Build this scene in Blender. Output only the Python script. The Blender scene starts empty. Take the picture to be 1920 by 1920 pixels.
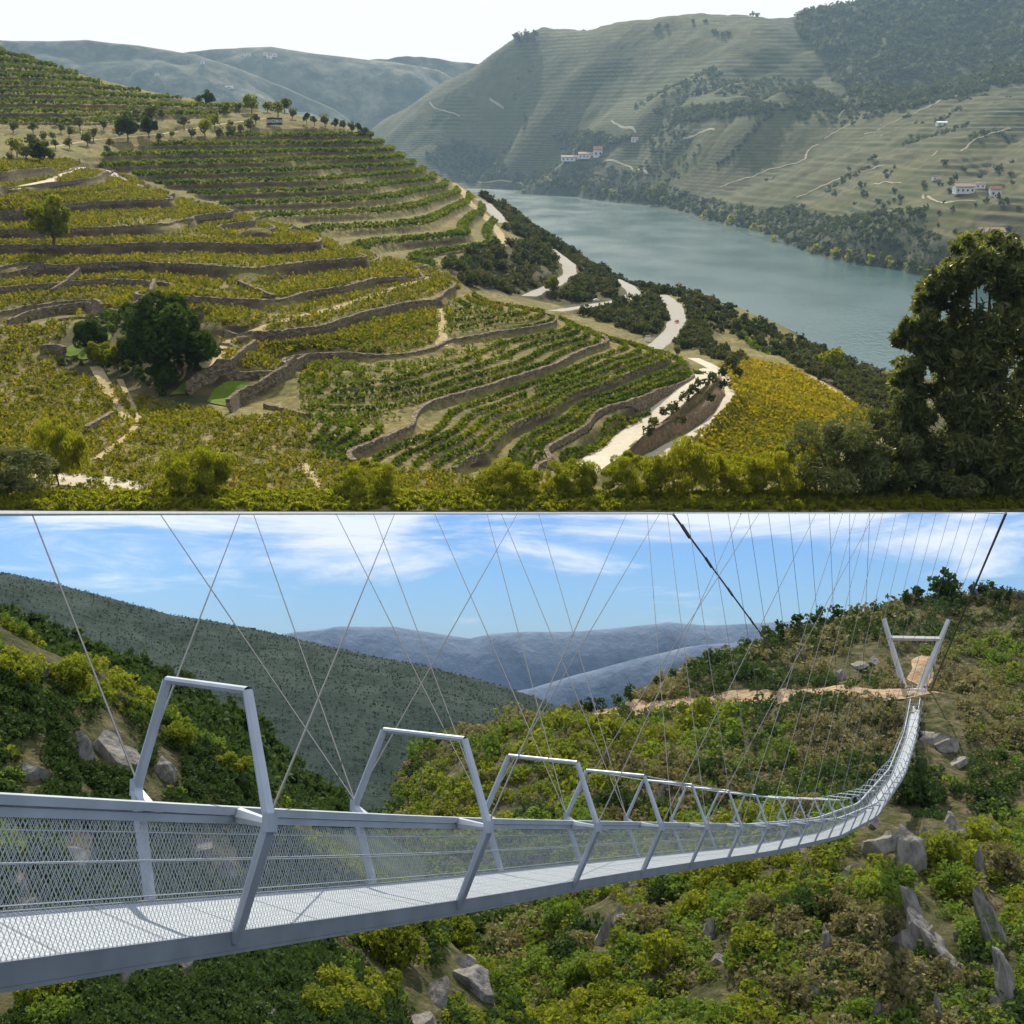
import bpy, math, random
import numpy as np
from mathutils import Vector, Matrix
random.seed(7); rng = np.random.default_rng(7)
S = bpy.context.scene
R = math.radians

# ------------------------------------------------------------------ camera, sky, sun, exposure
F = 2400.0                       # focal length in pixels of a 1920 px wide frame
A_U = math.atan(710 / F)         # the river valley is seen from a camera pitched down by this
A_L = math.atan(255 / F)         # the gorge is seen from a camera pitched up by this
T = A_U + A_L                    # the valley stands tilted above the gorge by this angle
cam = bpy.data.cameras.new('camera'); cam_o = bpy.data.objects.new('camera', cam)
S.collection.objects.link(cam_o); S.camera = cam_o
cam.sensor_width = 36; cam.lens = F / 1920 * 36; cam.clip_start = 0.1; cam.clip_end = 60000
cam_o.location = (0, 0, 0); cam_o.rotation_euler = (R(90) + A_L, 0, 0)

SUN_AZ, SUN_EL = R(-8), R(60)
sd = Vector((math.sin(SUN_AZ) * math.cos(SUN_EL), math.cos(SUN_AZ) * math.cos(SUN_EL), math.sin(SUN_EL)))
sun = bpy.data.lights.new('sun', 'SUN'); sun.energy = 5.0; sun.angle = R(0.5); sun.color = (1, .9, .73)
sun_o = bpy.data.objects.new('sun', sun); S.collection.objects.link(sun_o)
sun_o.rotation_euler = (-sd).to_track_quat('-Z', 'Y').to_euler()
S.view_settings.view_transform = 'Standard'; S.view_settings.look = 'None'
S.view_settings.exposure = 0.32; S.view_settings.gamma = 1

W = bpy.data.worlds.new('World'); S.world = W; W.use_nodes = True
wt = W.node_tree; wn = wt.nodes; wl = wt.links
def wnode(t, **k):
    n = wn.new(t)
    for a, b in k.items(): setattr(n, a, b)
    return n
bg = wn['Background']
sky = wnode('ShaderNodeTexSky', sky_type='NISHITA'); sky.sun_disc = False
sky.sun_elevation = SUN_EL; sky.sun_rotation = SUN_AZ; sky.altitude = 400; sky.air_density = 1.0; sky.dust_density = 0.3; sky.ozone_density = 3
tc = wnode('ShaderNodeTexCoord'); mp = wnode('ShaderNodeMapping'); mp.inputs['Scale'].default_value = (1.6, 1.6, 9.0)
wl.new(tc.outputs['Generated'], mp.inputs['Vector'])
ns = wnode('ShaderNodeTexNoise'); ns.inputs['Scale'].default_value = 3.4; ns.inputs['Detail'].default_value = 7; ns.inputs['Roughness'].default_value = .62
ns.inputs['Distortion'].default_value = .5
wl.new(mp.outputs['Vector'], ns.inputs['Vector'])
sx = wnode('ShaderNodeSeparateXYZ'); wl.new(tc.outputs['Generated'], sx.inputs[0])
cover = wnode('ShaderNodeMapRange'); cover.inputs[1].default_value = 0.0; cover.inputs[2].default_value = .115; cover.inputs[3].default_value = -.14; cover.inputs[4].default_value = .2
wl.new(sx.outputs['Z'], cover.inputs[0])
ad = wnode('ShaderNodeMath', operation='ADD'); wl.new(ns.outputs['Fac'], ad.inputs[0]); wl.new(cover.outputs[0], ad.inputs[1])
cl = wnode('ShaderNodeMapRange'); cl.interpolation_type = 'SMOOTHSTEP'
for i, v in ((1, .5), (2, .74), (3, 0), (4, .9)): cl.inputs[i].default_value = v
wl.new(ad.outputs[0], cl.inputs[0])
veil = wnode('ShaderNodeMapRange'); veil.interpolation_type = 'SMOOTHSTEP'     # the high thin overcast sheet over the river valley
for i, v in ((1, .2), (2, .38), (3, 0), (4, 1)): veil.inputs[i].default_value = v
wl.new(sx.outputs['Z'], veil.inputs[0])
blue = wnode('ShaderNodeMixRGB', blend_type='MULTIPLY'); blue.inputs['Fac'].default_value = 1; blue.inputs[2].default_value = (.5, .77, 1.25, 1)
wl.new(sky.outputs[0], blue.inputs[1])
m1 = wnode('ShaderNodeMixRGB'); m1.inputs[2].default_value = (11, 11.4, 12, 1)
wl.new(cl.outputs[0], m1.inputs[0]); wl.new(blue.outputs[0], m1.inputs[1])
m2 = wnode('ShaderNodeMixRGB'); m2.inputs[2].default_value = (10.2, 9.8, 9.3, 1)
vy = wnode('ShaderNodeMapRange'); vy.interpolation_type = 'SMOOTHSTEP'          # thickest in the sun's quarter of the sky
for i, v in ((1, .45), (2, .85), (3, 0), (4, 1)): vy.inputs[i].default_value = v
wl.new(sx.outputs['Y'], vy.inputs[0]); vm = wnode('ShaderNodeMath', operation='MULTIPLY'); wl.new(veil.outputs[0], vm.inputs[0]); wl.new(vy.outputs[0], vm.inputs[1])
wl.new(vm.outputs[0], m2.inputs[0]); wl.new(m1.outputs[0], m2.inputs[1]); wl.new(m2.outputs[0], bg.inputs['Color'])
bg.inputs['Strength'].default_value = 0.085

S.cycles.use_denoising = True
S.cycles.max_bounces = 6; S.cycles.volume_bounces = 0; S.cycles.transparent_max_bounces = 16
S.cycles.diffuse_bounces = 2; S.cycles.glossy_bounces = 2; S.cycles.caustics_reflective = False; S.cycles.caustics_refractive = False

# ------------------------------------------------------------------ frames and helpers
RU = Matrix.Rotation(T, 4, 'X')                    # valley frame -> world
def U2W(P):                                        # array of valley-frame points -> world
    P = np.asarray(P, float); c, s = math.cos(T), math.sin(T)
    return np.stack([P[..., 0], P[..., 1] * c - P[..., 2] * s, P[..., 1] * s + P[..., 2] * c], -1)
def slope_u(px, py):                               # (X/Y, Z/Y) of the direction through a point of the photograph
    up = (960 - py) / F; y = math.cos(A_U) + math.sin(A_U) * up; z = -math.sin(A_U) + math.cos(A_U) * up
    return (px - 960) / F / y, z / y
def slope_l(px, py):
    up = (960 - py) / F; y = math.cos(A_L) - math.sin(A_L) * up; z = math.sin(A_L) + math.cos(A_L) * up
    return (px - 960) / F / y, z / y
def ud(px, py, d):
    a, b = slope_u(px, py); return (a * d, d, b * d)
def uz(px, py, z):
    a, b = slope_u(px, py); d = z / b; return (a * d, d, z)
def ld(px, py, d):
    a, b = slope_l(px, py); return (a * d, d, b * d)
def proj_u(x, y, z):                               # valley frame -> photograph pixel
    c, s = math.cos(A_U), math.sin(A_U); dep = y * c - z * s; up = y * s + z * c
    return 960 + F * x / dep, 960 - F * up / dep
def proj_l(x, y, z):
    c, s = math.cos(A_L), math.sin(A_L); dep = y * c + z * s; up = -y * s + z * c
    return 960 + F * x / dep, 960 - F * up / dep

def new_mesh(name, V, Fc, mats=(), smooth=False, attrs=None, fmat=None):
    me = bpy.data.meshes.new(name); V = np.asarray(V, np.float32); Fc = np.asarray(Fc, np.int32)
    me.vertices.add(len(V)); me.vertices.foreach_set('co', V.ravel())
    k = Fc.shape[1]; me.loops.add(Fc.size); me.loops.foreach_set('vertex_index', Fc.ravel())
    me.polygons.add(len(Fc)); me.polygons.foreach_set('loop_start', np.arange(0, Fc.size, k, dtype=np.int32))
    me.polygons.foreach_set('use_smooth', np.full(len(Fc), bool(smooth)))
    for m in mats: me.materials.append(m)
    if fmat is not None: me.polygons.foreach_set('material_index', np.asarray(fmat, np.int32))
    for n, (dom, arr) in (attrs or {}).items():
        a = me.attributes.new(n, 'FLOAT', dom); a.data.foreach_set('value', np.asarray(arr, np.float32).ravel())
    me.update(calc_edges=True); me.validate(); return me
def link(name, me, parent=None, label=None, cat=None, group=None, kind=None, loc=None):
    o = bpy.data.objects.new(name, me); S.collection.objects.link(o)
    if parent: o.parent = parent
    if loc is not None: o.location = loc
    tag(o, label, cat, group, kind); return o
def tag(o, label=None, cat=None, group=None, kind=None):
    for k, v in (('label', label), ('category', cat), ('group', group), ('kind', kind)):
        if v: o[k] = v
def grid_faces(n, m):                              # n rows, m columns
    i = np.arange((n - 1) * m).reshape(n - 1, m)[:, :-1].ravel()
    return np.stack([i, i + 1, i + m + 1, i + m], 1)

def tps(P, lam=5e-4):                                        # thin-plate surface through (x, y, z) points, in log-polar coordinates
    P = np.asarray(P, float); q = np.stack([P[:, 0] / P[:, 1], np.log(P[:, 1])], 1)
    n = len(q); d = np.linalg.norm(q[:, None] - q[None], axis=2)
    K = np.where(d > 0, d * d * np.log(d + 1e-12), 0) + np.eye(n) * lam
    Q = np.c_[np.ones(n), q]; M = np.block([[K, Q], [Q.T, np.zeros((3, 3))]])
    w = np.linalg.solve(M, np.r_[P[:, 2], 0, 0, 0])
    def f(u, v):
        u = np.asarray(u, float); v = np.asarray(v, float); sh = u.shape; g = np.stack([u.ravel(), v.ravel()], 1); out = np.empty(len(g))
        for a in range(0, len(g), 20000):
            h = g[a:a + 20000]; dd = np.linalg.norm(h[:, None] - q[None], axis=2)
            out[a:a + 20000] = (dd * dd * np.log(dd + 1e-12)) @ w[:n] + w[n] + h @ w[n + 1:n + 3]
        return out.reshape(sh)
    return f
def upsample(C, n, m):
    r = np.linspace(0, C.shape[0] - 1, n); c = np.linspace(0, C.shape[1] - 1, m)
    i = np.minimum(r.astype(int), C.shape[0] - 2); j = np.minimum(c.astype(int), C.shape[1] - 2)
    a = (r - i)[:, None]; b = (c - j)[None]; i = i[:, None]; j = j[None]
    return C[i, j] * (1 - a) * (1 - b) + C[i + 1, j] * a * (1 - b) + C[i, j + 1] * (1 - a) * b + C[i + 1, j + 1] * a * b
_perm = np.random.default_rng(3).random((256, 256))
def noise2(x, y, sc):                              # smooth value noise, 0..1
    x = np.asarray(x) / sc; y = np.asarray(y) / sc; i = np.floor(x).astype(int); j = np.floor(y).astype(int)
    a = x - i; b = y - j; a = a * a * (3 - 2 * a); b = b * b * (3 - 2 * b); p = _perm
    g = lambda ii, jj: p[ii & 255, jj & 255]
    return g(i, j) * (1 - a) * (1 - b) + g(i + 1, j) * a * (1 - b) + g(i, j + 1) * (1 - a) * b + g(i + 1, j + 1) * a * b
def fbm(x, y, sc, o=4):
    t = 0; w = 1; s = 0
    for k in range(o): t = t + w * noise2(np.asarray(x) + 37 * k, np.asarray(y) + 91 * k, sc / 2 ** k); s += w; w *= .5
    return t / s
def inpoly(px, py, poly):
    poly = np.asarray(poly, float); c = np.zeros(np.shape(px), bool); j = len(poly) - 1
    for i in range(len(poly)):
        xi, yi = poly[i]; xj, yj = poly[j]
        if yi != yj: c ^= ((yi > py) != (yj > py)) & (px < (xj - xi) * (py - yi) / (yj - yi) + xi)
        j = i
    return c
def sstep(a, b, x):
    t = np.clip((x - a) / (b - a), 0, 1); return t * t * (3 - 2 * t)

# ------------------------------------------------------------------ materials
def mat(name):
    m = bpy.data.materials.new(name); m.use_nodes = True; nt = m.node_tree
    return m, nt, nt.nodes, nt.links, nt.nodes['Principled BSDF']
def nd(N, t, **k):
    n = N.new(t)
    for a, b in k.items():
        if a == 'inp':
            for i, v in b.items(): n.inputs[i].default_value = v
        else: setattr(n, a, b)
    return n
def ramp(N, stops):
    r = N.new('ShaderNodeValToRGB'); e = r.color_ramp.elements
    while len(e) < len(stops): e.new(.5)
    for i, (p, c) in enumerate(stops): e[i].position = p; e[i].color = (*c, 1)
    return r
def ground_mat(name, stops, scale, bump=.5, detail=8, rough=.95, scale2=None, mix=.35, c2=(.3, .25, .14), dist=1.0):
    m, nt, N, L, b = mat(name)
    tcn = nd(N, 'ShaderNodeTexCoord'); n1 = nd(N, 'ShaderNodeTexNoise', inp={'Scale': scale, 'Detail': detail, 'Roughness': .65})
    L.new(tcn.outputs['Object'], n1.inputs['Vector']); r = ramp(N, stops); L.new(n1.outputs['Fac'], r.inputs[0])
    n2 = nd(N, 'ShaderNodeTexNoise', inp={'Scale': scale2 or scale * .13, 'Detail': 4}); L.new(tcn.outputs['Object'], n2.inputs['Vector'])
    r2 = nd(N, 'ShaderNodeMapRange', inp={1: .45, 2: .62, 3: 0, 4: mix}); L.new(n2.outputs['Fac'], r2.inputs[0])
    mx = nd(N, 'ShaderNodeMixRGB'); mx.inputs[2].default_value = (*c2, 1); L.new(r2.outputs[0], mx.inputs[0]); L.new(r.outputs[0], mx.inputs[1])
    L.new(mx.outputs[0], b.inputs['Base Color']); b.inputs['Roughness'].default_value = rough; b.inputs['Specular IOR Level'].default_value = .15
    bp = nd(N, 'ShaderNodeBump', inp={'Strength': bump, 'Distance': dist}); L.new(n1.outputs['Fac'], bp.inputs['Height']); L.new(bp.outputs[0], b.inputs['Normal'])
    return m, (nt, N, L, b, mx, tcn)
def leaf_mat(name, cols, trans=.4, rough=.55, var=.5, spec=.08):
    m, nt, N, L, b = mat(name)
    at = nd(N, 'ShaderNodeAttribute', attribute_name='tint'); oi = nd(N, 'ShaderNodeObjectInfo')
    a = nd(N, 'ShaderNodeMath', operation='MULTIPLY_ADD', inp={1: var, 2: 0}); L.new(oi.outputs['Random'], a.inputs[0])
    c = nd(N, 'ShaderNodeMath', operation='MULTIPLY_ADD', inp={1: 1 - var}); L.new(at.outputs['Fac'], c.inputs[0]); L.new(a.outputs[0], c.inputs[2])
    r = ramp(N, [(i / (len(cols) - 1), k) for i, k in enumerate(cols)]); L.new(c.outputs[0], r.inputs[0])
    L.new(r.outputs[0], b.inputs['Base Color']); b.inputs['Roughness'].default_value = rough + .15; b.inputs['Specular IOR Level'].default_value = spec
    tr = nd(N, 'ShaderNodeBsdfTranslucent'); g = nd(N, 'ShaderNodeMixRGB', blend_type='MULTIPLY', inp={0: 1, 2: (1.5, 1.5, .7, 1)})
    L.new(r.outputs[0], g.inputs[1]); L.new(g.outputs[0], tr.inputs['Color'])
    ms = nd(N, 'ShaderNodeMixShader', inp={0: trans}); L.new(b.outputs[0], ms.inputs[1]); L.new(tr.outputs[0], ms.inputs[2])
    L.new(ms.outputs[0], N['Material Output'].inputs['Surface']); return m
def plain(name, col, rough=.7, metal=0, noise=.15, sc=3.0):
    m, nt, N, L, b = mat(name); tcn = nd(N, 'ShaderNodeTexCoord'); n1 = nd(N, 'ShaderNodeTexNoise', inp={'Scale': sc, 'Detail': 5}); L.new(tcn.outputs['Object'], n1.inputs['Vector'])
    r = ramp(N, [(.3, tuple(c * (1 - noise) for c in col)), (.7, tuple(min(1, c * (1 + noise)) for c in col))]); L.new(n1.outputs['Fac'], r.inputs[0])
    L.new(r.outputs[0], b.inputs['Base Color']); b.inputs['Roughness'].default_value = rough; b.inputs['Metallic'].default_value = metal; return m

# ================================================================== THE RIVER VALLEY
# contour lines of the vineyard hill read from the photograph (pixel, pixel) with their height under the camera
WALLS = [
 (-22, [(10,327),(137,313)]), (-28, [(10,357),(100,343),(207,323)]),
 (-38, [(10,400),(77,388),(187,380),(300,367)]), (-45, [(147,430),(300,413),(383,412),(443,400)]),
 (-50, [(90,463),(127,473),(233,477),(383,457),(467,460),(587,443)]),
 (-55, [(293,532),(333,530),(430,517),(500,505),(640,487),(680,478)]),
 (-60, [(380,623),(430,590),(520,568),(573,550),(640,543),(720,522),(790,504)]),
 (-65, [(517,630),(640,603),(750,573),(830,552),(857,535)]),
 (-71, [(583,813),(580,780),(640,707),(667,690),(757,670),(853,640),(947,623),(1013,613),(1033,590)]),
 (-76, [(783,800),(787,780),(813,757),(893,732),(973,710),(1030,693),(1077,667),(1107,653),(1130,633)]),
 (-81, [(940,857),(937,827),(960,803),(1040,770),(1153,717),(1213,693),(1263,670)]),
 (-85.5, [(1060,863),(1053,837),(1107,803),(1200,753),(1280,710),(1305,695)]),
 (-66, [(20,605),(100,583),(160,575),(233,547)]), (-56, [(10,515),(83,497)]), (-63, [(190,597),(233,597),(287,557)]),
 (-91, [(1080,885),(1200,805),(1320,700)]), (-95, [(1375,740),(1330,800),(1220,855)]),
 (-112, [(1250,640),(1265,600),(1240,555)]), (-112.5, [(1170,545),(1185,555),(1100,572),(1060,580)]),
 (-108, [(1000,548),(1060,520),(1055,490),(1030,470)]),
 (-82, [(945,460),(830,500)]),
]
PA = []
for z, ln in WALLS:
    for p in ln: PA.append(uz(*p, z))
for p in [(310,640,-74),(410,690,-75),(430,740,-75.5),(100,720,-73),(250,780,-73.5),(200,700,-73),(180,860,-70),(60,830,-71),(500,850,-71.8),(180,900,-68.5),(430,767,-75.5),(540,790,-71.2),(560,872,-71.8),(645,800,-76),(630,850,-75.6),(660,745,-74),(850,830,-79),(740,800,-75.2),(900,852,-79.6),(1000,850,-84),(577,683,-73),
          (400,880,-70),(700,870,-77),(900,880,-83.5),(1000,885,-86),(1400,800,-99),(1350,870,-96),(1550,800,-105),(1600,770,-109),(1450,700,-110),(1350,680,-104),(1650,850,-98),(1850,850,-100),
          (930,500,-92),(1100,600,-108),(700,480,-76),(500,425,-62),(300,345,-38),(240,300,-20),(700,350,-45),(600,300,-25),(880,420,-75),(850,370,-62),(800,330,-45),(760,290,-23),
          (950,400,-100),(1000,440,-115),(1100,500,-130),(1200,550,-140),(1300,590,-145),(1400,620,-150),(1500,660,-155),(1570,690,-160),(1650,720,-160),(1900,760,-165)]:
    PA.append(uz(*p))
for p in [(20,103,1400),(100,128,1400),(200,162,1400),(350,188,1400),(450,203,1400),(530,222,1380),(600,238,1360),(700,254,1430),(600,258,1300),
          (30,245,1100),(150,285,1000),(300,232,1200),(60,300,900),(-150,60,1400),(-150,250,1050),(-150,400,640),(-150,600,450),(-150,800,330),(2050,850,380),(2050,780,560),(2080,760,800)]:
    PA.append(ud(*p))
NEAR = 222.0
for px in range(-300, 2300, 200): PA.append(ud(px, 958, NEAR)); PA.append(ud(px, 957, NEAR * 1.035)); PA.append((PA[-2][0] * .93, NEAR * .93, PA[-2][2] + 3))
# behind the crest the hill drops to the river
for (px, py, d) in [(700,254,1430),(760,290,1420),(850,355,1500),(950,400,1600),(1100,500,1250),(1200,550,1120),(1300,590,1023),(1400,620,973),(1500,660,907),(1650,720,816),(1900,760,880)]:
    a = slope_u(px, py)[0]; z0 = slope_u(px, py)[1] * d
    PA.append((a * d * 1.12, d * 1.12, z0 - 55)); PA.append((a * d * 1.35, d * 1.35, min(-330, z0 - 170)))
for px, d, z in [(20,1700,60),(300,1700,0),(550,1650,-40),(20,2000,-60),(300,2000,-120),(600,1900,-200),(-200,2000,0)]:
    PA.append((slope_u(px, 250)[0] * d, d, z))
# the ravine behind the near knoll
for px, d, z in [(500,720,-68),(650,690,-80),(800,650,-88),(900,690,-97),(1000,640,-103),(1100,600,-106),(1200,560,-108)]:
    PA.append((slope_u(px, 400)[0] * d, d, z))
fA = tps(PA)
UA0, UA1, VA0, VA1 = -.52, .52, math.log(NEAR), math.log(2050)
CN, CM = 330, 300
cu, cv = np.meshgrid(np.linspace(UA0, UA1, CM), np.linspace(VA0, VA1, CN)); CA = fA(cu, cv)
_d = np.exp(cv); _e = slope_u(960, 958)[1] * NEAR                     # straight near edge
CA = np.maximum(CA, -.283 * _d)
w_ = sstep(1.0, 1.06, _d / NEAR); CA = CA * w_ + (_e * (1 - w_))
def hA(x, y):                                                         # smooth height of the vineyard hill
    x = np.asarray(x, float); y = np.maximum(np.asarray(y, float), 1); u = np.clip((x / y - UA0) / (UA1 - UA0), 0, 1) * (CM - 1); v = np.clip((np.log(y) - VA0) / (VA1 - VA0), 0, 1) * (CN - 1)
    i = np.minimum(v.astype(int), CN - 2); j = np.minimum(u.astype(int), CM - 2); a = v - i; b = u - j
    return CA[i, j] * (1 - a) * (1 - b) + CA[i + 1, j] * a * (1 - b) + CA[i, j + 1] * (1 - a) * b + CA[i + 1, j + 1] * a * b

def contours(level, mask, C=CA, cu=cu, cv=cv, minlen=12):             # polylines (x, y) where the smooth height equals level inside mask
    A = C - level; n, m = A.shape; h = (A[:, :-1] > 0) != (A[:, 1:] > 0); v = (A[:-1] > 0) != (A[1:] > 0)
    def pt(k):
        t, i, j = k
        if t == 0: a, b = A[i, j], A[i, j + 1]; f = a / (a - b); u = cu[i, j] + f * (cu[i, j + 1] - cu[i, j]); w = cv[i, j]
        else: a, b = A[i, j], A[i + 1, j]; f = a / (a - b); u = cu[i, j]; w = cv[i, j] + f * (cv[i + 1, j] - cv[i, j])
        y = math.exp(w); return (u * y, y)
    adj = {}
    cells = np.argwhere((h[:-1] | h[1:] | v[:, :-1] | v[:, 1:]) & mask[:-1, :-1])
    for i, j in cells:
        e = [k for k, f in (((0, i, j), h[i, j]), ((0, i + 1, j), h[i + 1, j]), ((1, i, j), v[i, j]), ((1, i, j + 1), v[i, j + 1])) if f]
        for p in range(0, len(e) - 1, 2): adj.setdefault(e[p], []).append(e[p + 1]); adj.setdefault(e[p + 1], []).append(e[p])
    out = []; seen = set()
    for st in sorted(adj, key=lambda k: len(adj[k])):
        if st in seen: continue
        ln = [st]; seen.add(st); c = st
        while True:
            nx = [q for q in adj[c] if q not in seen]
            if not nx: break
            c = nx[0]; seen.add(c); ln.append(c)
        P = np.array([pt(k) for k in ln])
        if len(P) > 2 and np.linalg.norm(np.diff(P, axis=0), axis=1).sum() > minlen: out.append(P)
    return out
def resample(P, step, smooth=2):
    P = np.asarray(P, float)
    d = np.r_[0, np.cumsum(np.linalg.norm(np.diff(P, axis=0), axis=1))]; n = max(3, int(d[-1] / step) + 1); t = np.linspace(0, d[-1], n)
    Q = np.stack([np.interp(t, d, P[:, k]) for k in range(P.shape[1])], 1)
    for _ in range(smooth):
        if n > 4: Q[1:-1] = (Q[:-2] + 2 * Q[1:-1] + Q[2:]) / 4
    return Q

cX, cY = cu * _d, _d
cpx, cpy = proj_u(cX, cY, CA)
BOWL = [(575,850),(583,770),(640,700),(760,665),(850,600),(850,535),(1000,560),(1120,600),(1200,630),(1290,655),(1330,690),(1180,800),(1080,885),(950,890),(760,880),(640,870)]
LEFT = [(-300,300),(130,300),(215,318),(450,395),(600,440),(700,478),(830,508),(862,535),(850,600),(700,640),(560,680),(575,690),(430,780),(340,700),(420,620),(300,590),(200,600),(-300,640)]
MID  = [(215,318),(150,300),(320,262),(560,238),(700,250),(800,320),(900,380),(950,455),(830,505),(690,475),(590,438),(450,395)]
TOPL = [(-300,40),(20,95),(200,160),(330,185),(520,205),(420,215),(200,235),(100,255),(-300,260)]
ORCH = [(-300,240),(100,250),(250,225),(420,212),(500,240),(330,262),(150,305),(-300,300)]
FIELD = [(1345,690),(1400,680),(1480,695),(1640,785),(1600,840),(1450,880),(1230,890),(1330,810),(1385,745)]
RT = [(1300,600),(1330,600),(1420,622),(1530,680),(1500,700),(1420,690),(1330,672)]
def near_gap(Y): return Y
reg = lambda poly: inpoly(cpx, cpy, poly)
MB = reg(BOWL) & (cY < 640); ML = reg(LEFT) & (cY < 1000); MM = reg(MID) & (cY > 690) & (cY < 1600); MT = reg(TOPL) & (cY > 900); MO = reg(ORCH) & (cY > 700); MF = reg(FIELD) & (cY < 700); MR = reg(RT) & (cY > 700)
def blur(m, k=3):
    a = m.astype(float)
    for _ in range(k):
        p = np.pad(a, 1, mode='edge'); a = (p[:-2, 1:-1] + p[2:, 1:-1] + p[1:-1, :-2] + p[1:-1, 2:] + p[1:-1, 1:-1] * 2) / 6
    return a
def stair(levels, hs, eps):                        # monotone map smooth height -> stepped height
    xs, ys = [], []
    for L_, h in sorted(zip(levels, hs)): xs += [L_ - eps, L_]; ys += [L_ - h, L_]
    xs = np.array(xs); ys = np.maximum.accumulate(np.array(ys)); return xs, ys
LEV_B = [(-60, 5.0), (-63, .4), (-65, 4.9), (-68, .6), (-71, 5.3), (-72.6, .6), (-74.2, .7), (-76, 4.2), (-77.6, .7), (-79.2, .7), (-81, 4.2), (-83, .9), (-85.5, 5.2)]
LEV_L = [(-22, 5), (-28, 5), (-33, 2), (-38, 5), (-45, 5.6), (-50, 4.6), (-55, 4.9), (-60, 5.0), (-65, 4.9), (-70, 2.5)]
LEV_M = [(z, 4.6) for z in np.arange(-82, 12, 7.2)]
LEV_T = [(z, 5) for z in np.arange(8, 120, 8.5)]
LEV_R = [(z, 3) for z in np.arange(-156, -112, 3.5)]
def apply_steps(Z, fine_w):
    out = Z.copy()
    for (lev, eps, w) in fine_w:
        xs, ys = stair([a for a, b in lev], [b for a, b in lev], eps)
        st = np.interp(Z, xs, ys); st = np.where((Z < xs[0]) | (Z > xs[-1]), Z, st); out = out + (st - Z) * w
    return out
NN, NM = 1150, 820
ZA = upsample(CA, NN, NM)
fu, fv = np.meshgrid(np.linspace(UA0, UA1, NM), np.linspace(VA0, VA1, NN)); fY = np.exp(fv); fX = fu * fY
up_ = lambda m, k=3: upsample(blur(m, k), NN, NM)
LEV_N = sorted(set(LEV_B) | set(k for k in LEV_L if k[0] not in [q[0] for q in LEV_B]))
GAP = [(430,700),(500,640),(640,600),(850,540),(1000,560),(1120,600),(1100,640),(760,690),(640,720),(585,800),(560,800)]
MN = MB | ML | (reg(GAP) & (cY < 640))
WTS = [(LEV_N, .3, up_(MN)), (LEV_M, .9, up_(MM)), (LEV_T, 1.0, up_(MT)), (LEV_R, .8, up_(MR))]
ZS = apply_steps(ZA, WTS)
ZS += (fbm(fX, fY, 9, 3) - .5) * np.clip(fY / 500, .3, 2) * 1.0 * w_.repeat(1, 0)[0, 0] if False else (fbm(fX, fY, 9, 3) - .5) * np.clip(fY / 500, .3, 2) * sstep(1.02, 1.1, fY / NEAR)
def hS(x, y):                                      # stepped height as meshed
    x = np.asarray(x, float); y = np.asarray(y, float); u = np.clip((x / y - UA0) / (UA1 - UA0), 0, 1) * (NM - 1); v = np.clip((np.log(y) - VA0) / (VA1 - VA0), 0, 1) * (NN - 1)
    i = np.minimum(v.astype(int), NN - 2); j = np.minimum(u.astype(int), NM - 2); a = v - i; b = u - j
    return ZS[i, j] * (1 - a) * (1 - b) + ZS[i + 1, j] * a * (1 - b) + ZS[i, j + 1] * (1 - a) * b + ZS[i + 1, j + 1] * a * b
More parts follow.
